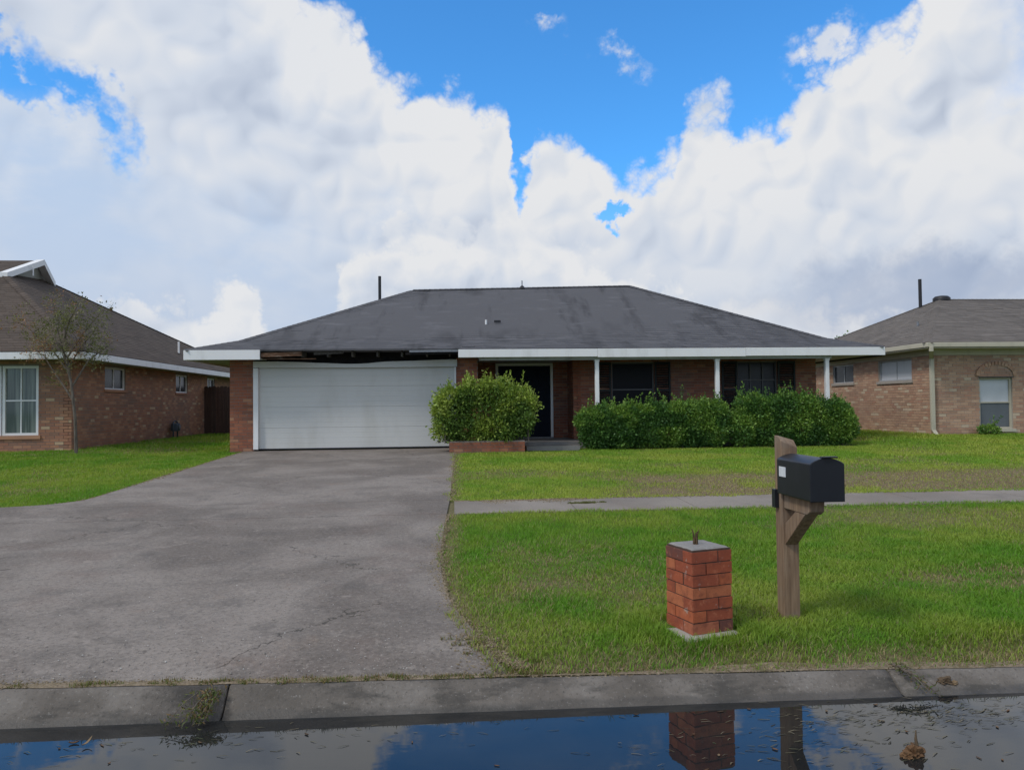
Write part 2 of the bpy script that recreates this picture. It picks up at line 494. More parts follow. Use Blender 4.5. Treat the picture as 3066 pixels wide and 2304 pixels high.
M['crumb'] = material('soil_crumbs', lambda N, co: pbr(N, N.ramp(piece_random(N), [(0.0, (0.12, 0.09, 0.06)), (0.3, (0.21, 0.165, 0.11)), (0.6, (0.29, 0.235, 0.165)), (0.8, (0.15, 0.125, 0.06)), (1.0, (0.085, 0.065, 0.045))]), 0.95, spec=0.1))
M['dark_frame'] = material('dull_bronze_frame', lambda N, co: pbr(N, (0.10, 0.10, 0.105), 0.5, N.noise(co, 60, 2), 0.1, 0.002, 0.4))
M['alu'] = material('aluminium_frame', lambda N, co: pbr(N, (0.42, 0.43, 0.44), 0.45, N.noise(co, 60, 2), 0.1, 0.002, 0.5, 0.3))
M['glass'] = material('dark_screened_glass', lambda N, co: pbr(N, (0.008, 0.010, 0.015), 0.35, N.noise(co, 3.0, 2.0), 0.02, 0.01, 0.12))
M['glass_pale'] = material('curtained_window_glass', lambda N, co: pbr(N, N.mix(N.smooth(N.noise(N.vmath('MULTIPLY', co, (14, 14, 0.6)), 1.0, 2.0), 0.35, 0.65), (0.08, 0.105, 0.10, 1), (0.20, 0.235, 0.215, 1)), 0.06, None, spec=0.6))
M['glass_grey'] = material('grey_window_glass', lambda N, co: pbr(N, (0.030, 0.034, 0.042), 0.2, N.noise(co, 3.0, 2.0), 0.03, 0.01, 0.25))
M['rot_void'] = material('rotten_wood_void_black', lambda N, co: pbr(N, N.ramp(N.noise(co, 5.0, 5.0, 0.65), [(0.3, (0.010, 0.010, 0.012)), (0.6, (0.022, 0.020, 0.020)), (0.8, (0.05, 0.04, 0.034))]), 0.95, N.noise(co, 30, 4.0), 0.5, 0.01, 0.1))  # dark rotten wood; its black also stands in for shade in the eave void
M['rafter'] = material('grey_rafter_wood', lambda N, co: pbr(N, N.ramp(N.noise(N.vmath('MULTIPLY', co, (8, 1, 8)), 3.0, 4.0, 0.6), [(0.3, (0.06, 0.055, 0.05)), (0.7, (0.13, 0.12, 0.11))]), 0.95, N.noise(co, 40, 4.0), 0.4, 0.005, 0.1))
M['plank'] = material('broken_brown_plank', lambda N, co: pbr(N, N.ramp(N.noise(N.vmath('MULTIPLY', co, (1, 6, 6)), 6.0, 5.0, 0.65), [(0.3, (0.05, 0.028, 0.018)), (0.55, (0.14, 0.08, 0.05)), (0.75, (0.30, 0.25, 0.21))]), 0.9, N.noise(co, 40, 4.0), 0.5, 0.006, 0.1))

def _concrete(c0, c1, dark, speck=0.5, rust=0.0, scale=1.0, cracks=False):
    def fn(N, co):
        g = N.n('ShaderNodeNewGeometry').outputs['Position']
        big = N.noise(g, 0.55 * scale, 5.0, 0.6, dist=0.6)
        med = N.noise(N.vmath('ADD', g, (13, 5, 0)), 2.6 * scale, 5.0, 0.65)
        pink = N.noise(N.vmath('ADD', g, (3, 25, 0)), 1.3 * scale, 4.0, 0.6)
        fine = N.noise(g, 55.0, 4.0, 0.7)
        grit = N.noise(g, 170.0, 2.0, 0.7)
        c = N.mix(N.smooth(big, 0.38, 0.62), c4(c0), c4(c1))
        c = N.mix(N.smooth(med, 0.48, 0.78, 0.0, 0.60), c, c4(dark))
        c = N.mix(N.smooth(pink, 0.52, 0.7, 0.0, 0.4), c, c4((c0[0] * 1.1, c0[1] * 0.96, c0[2] * 0.93)))
        if rust:
            ru = N.noise(N.vmath('ADD', g, (31, 5, 0)), 1.1, 5.0, 0.65)
            c = N.mix(N.smooth(ru, 0.60, 0.74, 0.0, rust), c, c4((0.24, 0.15, 0.09)))
        c = N.mix(N.smooth(fine, 0.56, 0.70, 0.0, speck), c, c4(dark))
        c = N.mix(N.smooth(fine, 0.42, 0.30, 0.0, speck * 0.7), c, c4(tuple(min(0.6, x * 1.5) for x in c1)))
        c = N.mix(N.smooth(grit, 0.60, 0.68, 0.0, 0.5), c, c4(tuple(x * 0.5 for x in dark)))
        h = N.math('ADD', N.math('MULTIPLY', fine, 0.6), N.math('MULTIPLY', grit, 0.5))
        if cracks:
            wob = N.vmath('SCALE', N.vmath('SUBTRACT', N.n('ShaderNodeTexNoise', {'Vector': g, 'Scale': 2.2, 'Detail': 5.0, 'Roughness': 0.65}).outputs['Color'], (0.5, 0.5, 0.5)), scale=0.8)
            vo = N.n('ShaderNodeTexVoronoi', feature='DISTANCE_TO_EDGE', voronoi_dimensions='2D')
            N.set(vo.inputs['Vector'], N.vmath('ADD', g, wob)); N.set(vo.inputs['Scale'], 0.30)
            keep = N.smooth(N.noise(N.vmath('ADD', g, (9, 2, 0)), 0.7, 3.0), 0.46, 0.56)
            cr = N.math('MULTIPLY', N.smooth(vo.outputs['Distance'], 0.0012, 0.0035, 1.0, 0.0), keep)
            c = N.mix(N.math('MULTIPLY', cr, 0.8), c, c4((0.045, 0.040, 0.032)))
            h = N.math('SUBTRACT', h, N.math('MULTIPLY', cr, 1.2))
            agg = N.noise(N.vmath('ADD', g, (1, 2, 3)), 28.0, 3.0, 0.7)
            c = N.mix(N.smooth(agg, 0.54, 0.60, 0.0, 0.26), c, c4(tuple(x * 0.9 for x in dark)))
            c = N.mix(N.smooth(agg, 0.44, 0.38, 0.0, 0.22), c, c4(tuple(x * 1.4 for x in c1)))
            # scoured pale patches and oil drips with crisp edges
            sp = N.noise(N.vmath('ADD', g, (4, 17, 0)), 6.0, 6.0, 0.7)
            c = N.mix(N.smooth(sp, 0.615, 0.65, 0.0, 0.40), c, c4(tuple(x * 1.35 for x in c1)))
            oil = N.noise(N.vmath('ADD', g, (40, 3, 0)), 3.4, 5.0, 0.7)
            c = N.mix(N.smooth(oil, 0.655, 0.70, 0.0, 0.55), c, c4(tuple(x * 0.6 for x in dark)))
        return pbr(N, c, N.smooth(med, 0.45, 0.75, 0.9, 0.72), h, 0.55, 0.006, 0.3)
    return fn
M['drive'] = material('weathered_concrete', _concrete((0.155, 0.132, 0.115), (0.248, 0.216, 0.190), (0.074, 0.064, 0.056), 1.0, 0.35, 1.0, True))
M['walk'] = material('sidewalk_concrete', _concrete((0.205, 0.178, 0.152), (0.265, 0.232, 0.200), (0.12, 0.102, 0.086), 0.8, 0.4))
M['kerb'] = material('wet_stained_kerb', _concrete((0.105, 0.092, 0.078), (0.225, 0.203, 0.178), (0.040, 0.036, 0.031), 0.7, 0.4, 2.6))
def _kerb(N, co):
    base = _concrete((0.115, 0.100, 0.085), (0.235, 0.210, 0.184), (0.042, 0.038, 0.033), 0.8, 0.4, 2.6)
    g = N.n('ShaderNodeNewGeometry').outputs['Position']
    z = N.n('ShaderNodeSeparateXYZ', {0: g}).outputs[2]
    big = N.noise(N.vmath('MULTIPLY', g, (1.0, 2.5, 2.5)), 2.0, 5.0, 0.65)
    fine = N.noise(g, 55.0, 4.0, 0.7)
    c = N.ramp(N.noise(N.vmath('ADD', g, (5, 0, 0)), 3.0, 5.0, 0.65), [(0.3, (0.095, 0.083, 0.070)), (0.5, (0.135, 0.118, 0.101)), (0.7, (0.205, 0.184, 0.162))])
    c = N.mix(N.smooth(big, 0.50, 0.62, 0.0, 0.68), c, (0.048, 0.045, 0.040, 1))
    c = N.mix(N.smooth(fine, 0.55, 0.68, 0.0, 0.6), c, (0.05, 0.045, 0.04, 1))
    c = N.mix(N.smooth(fine, 0.40, 0.30, 0.0, 0.5), c, (0.34, 0.32, 0.29, 1))
    wet = N.smooth(N.math('MULTIPLY_ADD', N.math('SUBTRACT', big, 0.5), 0.10, z), 0.014, 0.034, 1.0, 0.0)      # soaked line just above the water
    c = N.mix(N.math('MULTIPLY', wet, 0.45), c, (0.030, 0.028, 0.024, 1))
    return pbr(N, c, N.math('MULTIPLY_ADD', wet, -0.4, 0.85), fine, 0.7, 0.008, 0.35)
M['kerb'] = material('wet_blotched_kerb', _kerb)
M['pad'] = material('pale_concrete_pad', _concrete((0.36, 0.34, 0.31), (0.42, 0.40, 0.37), (0.22, 0.20, 0.18), 0.4))
M['cap'] = material('grey_cement', _concrete((0.22, 0.21, 0.20), (0.30, 0.285, 0.27), (0.13, 0.125, 0.12), 0.6))
M['porch'] = material('grey_porch_concrete', _concrete((0.17, 0.16, 0.155), (0.22, 0.21, 0.20), (0.10, 0.095, 0.09), 0.4))
M['asphalt'] = material('wet_asphalt', _concrete((0.055, 0.052, 0.048), (0.075, 0.07, 0.065), (0.03, 0.03, 0.028), 0.6))

def _water(N, co):
    g = N.n('ShaderNodeNewGeometry').outputs['Position']
    rip = N.noise(N.vmath('MULTIPLY', g, (1.0, 2.2, 1.0)), 2.2, 3.0, 0.5)
    scum = N.smooth(N.noise(g, 3.0, 5.0, 0.65), 0.60, 0.72)
    mud = N.ramp(N.noise(g, 1.7, 4.0, 0.6), [(0.3, (0.010, 0.012, 0.015)), (0.7, (0.024, 0.024, 0.022))])
    return pbr(N, mud, N.math('MULTIPLY_ADD', scum, 0.10, 0.012), rip, 0.16, 0.004, 0.5, IOR=1.52)
M['water'] = material('still_rain_water', _water)

def _soil(N, co):
    t = N.n('ShaderNodeAttribute', attribute_name='tone').outputs['Color']
    g = N.n('ShaderNodeNewGeometry').outputs['Position']
    n = N.noise(g, 25.0, 5.0, 0.7)
    c = N.mix(N.smooth(n, 0.35, 0.65, 0.0, 0.55), t, (0.05, 0.036, 0.022, 1))
    return pbr(N, c, 0.95, n, 0.8, 0.02, 0.1)
M['soil'] = material('turf_and_soil', _soil)

def _leafy(trans=0.35, rough=0.5, spec=0.3):
    def fn(N, co):
        t = N.n('ShaderNodeAttribute', attribute_name='tone').outputs['Color']
        p = pbr(N, t, rough, spec=spec)
        tr = N.n('ShaderNodeBsdfTranslucent', {'Color': N.mix(1.0, t, (1.2, 1.25, 0.6, 1), 'MULTIPLY')})
        return N.n('ShaderNodeMixShader', {0: trans, 1: p, 2: tr.outputs[0]}).outputs[0]
    return fn
M['blade'] = material('grass_blade', _leafy(0.35, 0.55, 0.2))
M['leaf'] = material('shrub_leaf', _leafy(0.25, 0.45, 0.3))
M['deadleaf'] = material('dead_leaf', lambda N, co: pbr(N, N.ramp(piece_random(N), [(0, (0.16, 0.09, 0.045)), (0.4, (0.09, 0.05, 0.03)), (0.7, (0.24, 0.17, 0.10)), (1, (0.05, 0.035, 0.025))]), 0.8, N.noise(co, 60, 3), 0.5, 0.003, 0.2))
M['bark'] = material('grey_bark', lambda N, co: pbr(N, N.ramp(N.noise(N.vmath('MULTIPLY', co, (6, 6, 1)), 4.0, 5.0, 0.6), [(0.3, (0.07, 0.055, 0.045)), (0.7, (0.20, 0.17, 0.14))]), 0.9, N.noise(co, 30, 4), 0.5, 0.005, 0.2))
M['darkcore'] = material('shrub_inner_twigs', lambda N, co: pbr(N, N.ramp(N.noise(co, 20.0, 4.0), [(0.3, (0.008, 0.010, 0.006)), (0.7, (0.022, 0.024, 0.012))]), 1.0, N.noise(co, 25, 3), 1.0, 0.05, 0.0))
def _wood(N, co):
    v = N.vmath('MULTIPLY', co, (22, 22, 1.6))
    g = N.noise(v, 2.0, 5.0, 0.6, dist=0.4)
    b = N.noise(co, 3.0, 4.0, 0.6)
    c = N.ramp(g, [(0.25, (0.125, 0.080, 0.052)), (0.5, (0.225, 0.148, 0.094)), (0.75, (0.31, 0.22, 0.145))])
    c = N.mix(N.smooth(b, 0.45, 0.7, 0.0, 0.55), c, (0.24, 0.20, 0.165, 1))
    return pbr(N, c, 0.85, g, 0.5, 0.004, 0.2)
M['wood'] = material('weathered_post_wood', _wood)
M['fence'] = material('dark_red_fence_wood', lambda N, co: pbr(N, N.mix(N.math('MULTIPLY', piece_random(N), 0.6), N.ramp(N.noise(N.vmath('MULTIPLY', co, (20, 20, 1)), 2.0, 4.0, 0.6), [(0.3, (0.055, 0.033, 0.028)), (0.7, (0.11, 0.065, 0.052))]), (0.05, 0.04, 0.036, 1)), 0.9, N.noise(co, 30, 4), 0.4, 0.004, 0.1))
M['blackmetal'] = material('black_mailbox_plastic', lambda N, co: pbr(N, N.mix(N.smooth(N.noise(co, 6.0, 4.0), 0.45, 0.7, 0.0, 0.5), (0.008, 0.010, 0.015, 1), (0.016, 0.018, 0.024, 1)), 0.42, N.noise(co, 80, 2), 0.12, 0.002, 0.45))
M['sticker'] = material('worn_white_sticker', _paint((0.66, 0.68, 0.70), (0.40, 0.42, 0.46), 0.6, 0.5, 20))
M['rust'] = material('rusted_pipe', lambda N, co: pbr(N, N.ramp(N.noise(co, 60.0, 4.0), [(0.3, (0.045, 0.030, 0.020)), (0.7, (0.16, 0.10, 0.05))]), 0.85, N.noise(co, 90, 3), 0.5, 0.003, 0.3))
M['pipe'] = material('black_vent_pipe', lambda N, co: pbr(N, (0.018, 0.018, 0.022), 0.5, N.noise(co, 40, 2), 0.1, 0.002, 0.4))
M['galv'] = material('galvanised_metal', lambda N, co: pbr(N, N.ramp(N.noise(co, 20.0, 3.0), [(0.3, (0.16, 0.17, 0.19)), (0.7, (0.26, 0.27, 0.29))]), 0.5, None, metal=0.4))
M['meter'] = material('blue_grey_meter_paint', lambda N, co: pbr(N, (0.055, 0.075, 0.095), 0.5, N.noise(co, 30, 3), 0.1, 0.002, 0.4))

# ------------------------------------------------------------------ terrain
def ky(X):                                        # back of the kerb: the street runs slightly askew
    return 4.205 - 0.016 * np.clip(np.asarray(X, float), -8, 10)
def z_kerb(X):
    return np.clip(0.109 - 0.0105 * np.asarray(X, float), 0.062, 0.135)
def zg(X, Y):
    X = np.asarray(X, float); Y = np.asarray(Y, float)
    b = 0.06 + 0.0238 * np.minimum(Y, 19.5) + 0.002 * np.maximum(Y - 19.5, 0)
    b = b + 0.13 * sst(X, 9.5, 13) * sst(Y, 13, 19.5) + 0.085 * sst(-X, 6, 9) * sst(Y, 13, 19)
    zk = z_kerb(X)
    k = ky(X)
    return zk + (b - zk) * sst(Y - k, 0.0, 0.5)
def Z(x, y):
    return float(zg(x, y))

def drive_right(Y):
    return np.interp(Y, [4.1, 4.46, 4.89, 5.42, 6.06, 7.06, 8.7, 10.5, 18.4, 19.4], [0.33, 0.20, 0.09, -0.03, -0.10, -0.137, -0.11, -0.06, 0.02, 0.03])
def drive_left(Y):
    return np.interp(Y, [4.1, 9.2, 10.45, 10.62, 11.1, 19.4], [-7.6, -7.2, -6.4, -5.55, -5.12, -5.14])

def dry_map(X, Y):
    """0 lush .. 1 bare straw"""
    n = fbm(X, Y, 1.6, 5); n2 = fbm(X, Y, 0.5, 15)
    d = 0.55 * sst(0.7 * n + 0.3 * n2, 0.52, 0.74)
    band = sst(Y, 10.3, 10.7) * (1 - sst(Y, 12.2, 13.6)) * sst(X, 1.6, 3.6)
    d = np.maximum(d, band * (0.38 + 1.0 * sst(0.6 * n + 0.4 * n2, 0.34, 0.52)))
    edge = np.abs(X - drive_right(Y))
    d = np.maximum(d, 0.75 * (1 - sst(edge, 0.05, 0.30)) * (Y < 10.4))
    d = np.maximum(d, 0.55 * (1 - sst(edge, 0.05, 0.25)))
    d = np.maximum(d, (0.9 - 0.3 * n2) * (1 - sst(Y - ky(X) + 0.25 * (n2 - 0.5), 0.10, 0.40)))
    d = np.maximum(d, 0.7 * (1 - sst(np.hypot((X - 0.75) / 0.55, (Y - 5.9) / 0.35), 0.4, 1.2)) * sst(n2, 0.25, 0.6))
    d = np.maximum(d, 0.8 * (1 - sst(np.hypot((X - 4.4) / 1.3, (Y - 5.7) / 0.5), 0.3, 1.2)) * sst(n2, 0.3, 0.65))
    return np.clip(d, 0, 1)

def axis(lo, hi, step, far_lo, far_hi):
    a = list(np.arange(lo, hi + 1e-6, step))
    s, p = step, lo
    pre = []
    while p > far_lo:
        s *= 1.5; p -= s; pre.append(max(p, far_lo))
    s, p = step, a[-1]
    post = []
    while p < far_hi:
        s *= 1.5; p += s; post.append(min(p, far_hi))
    return np.array(pre[::-1] + a + post)

gx = axis(-13.0, 17.0, 0.16, -420, 420)
gy = axis(4.0, 20.4, 0.16, 4.0, 520)
GX, GY = np.meshgrid(gx, gy)
GY = np.where(GY < 6.0, ky(GX) + (GY - 4.0) * (6.0 - ky(GX)) / 2.0, GY)
near = (GX > -14) & (GX < 18) & (GY < 21)
GZ = zg(GX, GY) + np.where(near, (fbm(GX, GY, 0.9, 3) - 0.5) * 0.02, 0) - 0.004
dm = dry_map(GX, GY)
gcol = (1 - dm)[..., None] * np.array([0.095, 0.165, 0.022]) + dm[..., None] * np.array([0.235, 0.18, 0.115])
nyy, nxx = GX.shape
idx = np.arange(nyy * nxx).reshape(nyy, nxx)
quads = np.stack([idx[:-1, :-1], idx[:-1, 1:], idx[1:, 1:], idx[1:, :-1]], -1).reshape(-1, 4)
lawn = structure(np_mesh('lawn', np.stack([GX, GY, GZ], -1).reshape(-1, 3), quads, M['soil'], gcol.reshape(-1, 3), smooth=True))
lawn['label'] = 'mown green lawn with straw-coloured dry patches'

def slab_strip(name, y0, y1, xl, xr, mat, parent, lift=0.014, step=0.3, nx=14, thick=0.12):
    """a cast slab that follows the ground, with real sides"""
    askew = y0 is None                      # first slab follows the kerb
    ys = np.linspace(0 if askew else y0, y1, max(2, int(round((y1 - (4.2 if askew else y0)) / step)) + 1))
    V, Fq = [], []
    for y in ys:
        yy = 4.2 + y * (y1 - 4.2) / y1 if askew else y
        a, b = float(xl(yy)), float(xr(yy))
        for k in range(nx + 1):
            x = a + (b - a) * k / nx
            y = yy
            if askew:
                k0 = float(ky(x)) + 0.035
                y = k0 + (yy - 4.2) * (y1 - k0) / (y1 - 4.2)
            lf = lift if not askew else 0.003 + (lift - 0.003) * min(1.0, max(0.0, (y - float(ky(x)) - 0.03) / 0.45))
            V.append((x, y, Z(x, y) + lf + 0.006 * (float(vnoise(x, y, 1.1, 9)) - 0.5)))
    n1 = nx + 1
    ny = len(ys)
    for j in range(ny - 1):
        for k in range(nx):
            i = j * n1 + k
            Fq.append((i, i + 1, i + n1 + 1, i + n1))
    base = len(V)
    ring = [k for k in range(n1)] + [j * n1 + nx for j in range(1, ny)] + [(ny - 1) * n1 + k for k in range(nx - 1, -1, -1)] + [j * n1 for j in range(ny - 2, 0, -1)]
    for i in ring:
        x, y, z = V[i]
        V.append((x, y, z - thick))
    m = len(ring)
    for q in range(m):
        Fq.append((ring[(q + 1) % m], ring[q], base + q, base + (q + 1) % m))
    mb = MB(); mb.v = V; mb.f = Fq
    return mb.build(name, mat, parent)

drive = bpy.data.objects.new('driveway', None); COL.objects.link(drive)
structure(drive); drive['label'] = 'wide stained grey concrete driveway leading to the garage'
for (a, b) in ((None, 9.29), (9.302, 10.45), (10.462, 14.85), (14.862, 19.36)):
    slab_strip('slab', a, b, drive_left, drive_right, M['drive'], drive)
walk = bpy.data.objects.new('sidewalk', None); COL.objects.link(walk)
structure(walk); walk['label'] = 'narrow concrete sidewalk crossing the front lawn'
x = 0.0
while x < 24:
    x1 = x + 1.52
    a0, a1 = x, x1
    slab_strip('slab', 9.30, 10.40, (lambda y, a0=a0: max(a0, float(drive_right(y)) + 0.012)), (lambda y, a1=a1: a1 - 0.010), M['walk'], walk, 0.010, 0.28, 4)
    x = x1
x = -7.3
while x > -20:
    slab_strip('slab', 9.30, 10.42, (lambda y, a=x: a - 1.51), (lambda y, a=x: min(a, float(drive_left(y)) - 0.012)), M['walk'], walk, 0.010, 0.28, 4)
    x -= 1.52

# street, kerb and the standing rain water
def strip_mesh(name, xs, prof, mat, parent=None, smooth=True):
    """sweep a (y, z) profile along X"""
    V = [(x, y, z) for x in xs for (y, z) in prof(x)]
    n = len(prof(xs[0]))
    Fq = []
    for i in range(len(xs) - 1):
        for k in range(n - 1):
            a = i * n + k
            Fq.append((a, a + n, a + n + 1, a + 1))
    mb = MB(); mb.v = V; mb.f = Fq
    mb.f.append(tuple(range(n)))
    mb.f.append(tuple((len(xs) - 1) * n + k for k in range(n))[::-1])
    return mb.build(name, mat, parent, smooth=smooth)

sx = axis(-8, 8, 0.5, -420, 420)
street = structure(strip_mesh('street', list(sx), lambda x: [(-9.0, 0.0), (-6.0, 0.045), (-2.5, 0.10), (0.0, 0.075), (1.5, 0.03), (2.4, -0.006), (3.2, -0.03), (3.7, -0.055), (float(ky(x)) - 0.1, -0.07)], M['asphalt']))
street['label'] = 'dark asphalt street sloping down into the gutter'
verge = structure(MB().add([(-420, -420, 0.1), (420, -420, 0.1), (420, -8.95, 0.02), (-420, -8.95, 0.02)], [(0, 1, 2, 3)]).build('far_verge', material('rough_grass', lambda N, co: pbr(N, (0.07, 0.11, 0.03), 0.9))))

kerb = bpy.data.objects.new('kerb', None); COL.objects.link(kerb)
structure(kerb); kerb['label'] = 'rounded concrete street kerb, stained dark and wet'
def kerb_prof(x):
    z = float(z_kerb(x)); w = 0.022 * (float(fbm(x, 0, 0.45, 21)) - 0.5); c = 0.012 * (float(vnoise(x, 4, 0.12, 22)) - 0.5)
    K = float(ky(x)) - 0.0
    return [(K + 0.028, z - 0.14), (K + 0.028 + c, z - 0.012), (K + 0.012 + c, z + 0.003), (K - 0.015, z + 0.002 + w * 0.3), (K - 0.045, z * 0.80 + w), (K - 0.080, z * 0.53 + w), (K - 0.115 + w, z * 0.28 + w * 0.6),
            (K - 0.150 + w, z * 0.08), (K - 0.185 + w, -0.012), (K - 0.30, -0.05), (K - 0.30, -0.14)]
joints = [-40.0, -25, -12, -8.0, -4.4, -1.205, 2.42, 5.6, 9, 14, 25, 40]
for a, b in zip(joints[:-1], joints[1:]):
    n = int(max(8, (b - a) / (0.08 if -4 < a < 5 else 0.5)))
    strip_mesh('kerb_section', list(np.linspace(a + 0.007, b - 0.007, n)), kerb_prof, M['kerb'], kerb)

wx = np.linspace(-60, 60, 400)
wv = []; wf = []
for i, xx in enumerate(wx):
    wv += [(xx, 1.9 + 0.25 * math.sin(xx * 0.7), 0.0), (xx, float(ky(xx)) - 0.06, 0.0)]
    if i:
        b = 2 * i
        wf.append((b - 2, b, b + 1, b - 1))
wmb = MB(); wmb.v = wv; wmb.f = wf
water = structure(wmb.build('puddle_water', M['water']))
water['label'] = 'still rain water standing along the gutter, mirroring the sky'

# ------------------------------------------------------------------ grass
PIER_O = np.array([1.458, 4.64]); PIER_A = R(16.5)
def in_pad(X, Y, m=0.0):
    c, s = math.cos(PIER_A), math.sin(PIER_A)
    u = (X - PIER_O[0]) * c + (Y - PIER_O[1]) * s
    v = -(X - PIER_O[0]) * s + (Y - PIER_O[1]) * c
    return (u > -0.10 - m) & (u < 0.325 + m) & (v > -0.075 - m) & (v < 0.335 + m)

def lawn_mask(X, Y):
    n = (fbm(X, Y, 0.35, 33) - 0.5)
    ok = Y > ky(X) + 0.012 + 0.07 * (n + 0.3)
    ok &= ~((X > drive_left(Y) - 0.03 + 0.10 * n) & (X < drive_right(Y) - 0.03 - 0.30 * n))
    e1 = 9.36 + 0.22 * n; e0 = 10.33 + 0.26 * n
    dirt = 0.25 * sst(X, 0.0, 0.3) * (1 - sst(X, 1.6, 2.2))          # soil washed over the walk
    ok &= ~((Y > e1) & (Y < e0 + 0 * dirt))
    ok &= ~((Y < 10.55) & (X < -5))
    ok &= ~((X > -5.55) & (X < 10.2) & (Y > 19.0))
    ok &= ~((X > 2.9) & (X < 10.1) & (Y > 18.25))
    ok &= ~((X > -0.2) & (X < 3.0) & (Y > 17.93))
    ok &= ~((X < -9.3) & (Y > 19.42)) & ~((X > 13.02) & (Y > 19.97))
    ok &= ~in_pad(X, Y)
    return ok

def blades(x0, x1, y0, y1, dens, h, w, seg, seed):
    r = np.random.default_rng(seed)
    n = int((x1 - x0) * (y1 - y0) * dens)
    X = r.uniform(x0, x1, n); Y = r.uniform(y0, y1, n)
    # keep to what a camera near here could see
    ok = lawn_mask(X, Y) & (np.abs(X - 0.077 * Y) < 0.80 * Y + 1.0)
    d = dry_map(X, Y)
    ok &= r.random(n) > 0.62 * d
    X, Y, d = X[ok], Y[ok], d[ok]
    n = len(X)
    tuft = fbm(X, Y, 0.45, 44)
    H = h * (0.55 + 0.9 * r.random(n)) * (0.65 + 0.8 * tuft) * (1 - 0.35 * d)
    near_obj = in_pad(X, Y, 0.16) | ((np.abs(X - 2.27) < 0.16) & (np.abs(Y - 5.1) < 0.16))
    H = H * np.where(near_obj, 1.5, 1.0) * np.where(Y - ky(X) < 0.35, 1.2, 1.0)
    A = r.uniform(0, 2 * math.pi, n)
    lean = H * r.uniform(0.3, 1.5, n)
    Zb = zg(X, Y) - 0.004 + np.where((X < drive_right(Y)) & (X > drive_left(Y)) | ((Y > 9.30) & (Y < 10.40)), 0.012, 0.0)
    dx, dy = np.cos(A), np.sin(A)
    px, py = -dy, dx
    W = w * (0.7 + 0.6 * r.random(n))
    lush = fbm(X, Y, 1.3, 55)
    fine = fbm(X, Y, 0.25, 66)
    g = np.clip(sst(0.65 * lush + 0.35 * fine, 0.30, 0.68) + 0.35 * (Y > 10.2) * (X > -1), 0, 1.25)
    c = (1 - g)[:, None] * np.array([0.128, 0.290, 0.023]) + g[:, None] * np.array([0.282, 0.360, 0.056])
    c = c * (0.80 + 0.4 * r.random(n))[:, None] * np.where((Y > 10.2) & (X > -1), 1.12, 1.0)[:, None]
    straw = (r.random(n) < 0.02 + 0.62 * d)
    c[straw] = np.array([0.36, 0.28, 0.16]) * (0.55 + 0.75 * r.random(straw.sum()))[:, None]
    P = lambda s, off, z: np.stack([X + dx * lean * off + px * W * s, Y + dy * lean * off + py * W * s, Zb + z], 1)
    if seg == 2:
        V = np.stack([P(-.5, 0, 0), P(.5, 0, 0), P(-.42, .35, H * .6), P(.42, .35, H * .6), P(0, 1, H * .95)], 1).reshape(-1, 3)
        b = np.arange(n)[:, None, None] * 5
        Fq = (b + np.array([[0, 1, 3], [0, 3, 2], [2, 3, 4]])[None]).reshape(-1, 3)
        C = np.repeat(c, 5, 0)
    else:
        V = np.stack([P(-.5, 0, 0), P(.5, 0, 0), P(0, .8, H)], 1).reshape(-1, 3)
        Fq = np.arange(n * 3).reshape(-1, 3)
        C = np.repeat(c, 3, 0)
    return V, Fq, C

parts = [blades(-0.3, 6.2, 4.0, 5.6, 13000, 0.030, 0.0040, 2, 1),
         blades(-0.5, 7.6, 5.6, 7.3, 8500, 0.029, 0.0048, 2, 2),
         blades(-0.5, 9.3, 7.3, 9.5, 5000, 0.030, 0.0064, 1, 3),
         blades(-1.0, 12.0, 10.2, 13.5, 3600, 0.030, 0.0085, 1, 4),
         blades(-1.0, 18.0, 13.5, 20.2, 1900, 0.032, 0.0125, 1, 5),
         blades(-13.0, -4.9, 10.5, 14.0, 3000, 0.033, 0.0090, 1, 6),
         blades(-16.0, -4.9, 14.0, 20.0, 1800, 0.035, 0.0130, 1, 7),
         blades(-9.3, -5.5, 19.4, 29.5, 500, 0.06, 0.020, 1, 8),
         blades(9.9, 13.1, 19.0, 27, 600, 0.06, 0.020, 1, 9)]
off = 0; VV, FF, CC = [], [], []
for V, Fq, C in parts:
    VV.append(V); FF.append(Fq + off); CC.append(C); off += len(V)
grass = np_mesh('grass', np.concatenate(VV), np.concatenate(FF), M['blade'], np.concatenate(CC))
grass['kind'] = 'stuff'; grass['label'] = 'short mown grass, green with dry straw blades'; grass['category'] = 'grass'

# weeds and moss in the crack behind the kerb and in the kerb joint
def tufts(name, pts, n_each, h, w, cols, spread, seed):
    r = np.random.default_rng(seed)
    V, C = [], []
    for (x, y, z, s) in pts:
        for _ in range(int(n_each * s)):
            a = r.uniform(0, 6.283); q = spread * s * math.sqrt(r.random())
            bx, by = x + q * math.cos(a), y + 0.45 * q * math.sin(a)
            b = r.uniform(0, 6.283); hh = h * s * r.uniform(0.4, 1.2); l = hh * r.uniform(0.3, 1.3); ww = w * r.uniform(0.6, 1.3)
            cx, sy = math.cos(b), math.sin(b)
            V += [(bx - sy * ww / 2, by + cx * ww / 2, z), (bx + sy * ww / 2, by - cx * ww / 2, z), (bx + cx * l, by + sy * l, z + hh)]
            c = np.array(cols[r.integers(len(cols))]) * r.uniform(0.7, 1.25)
            C += [c] * 3
    return np_mesh(name, np.array(V), np.arange(len(V)).reshape(-1, 3), M['blade'], np.array(C))

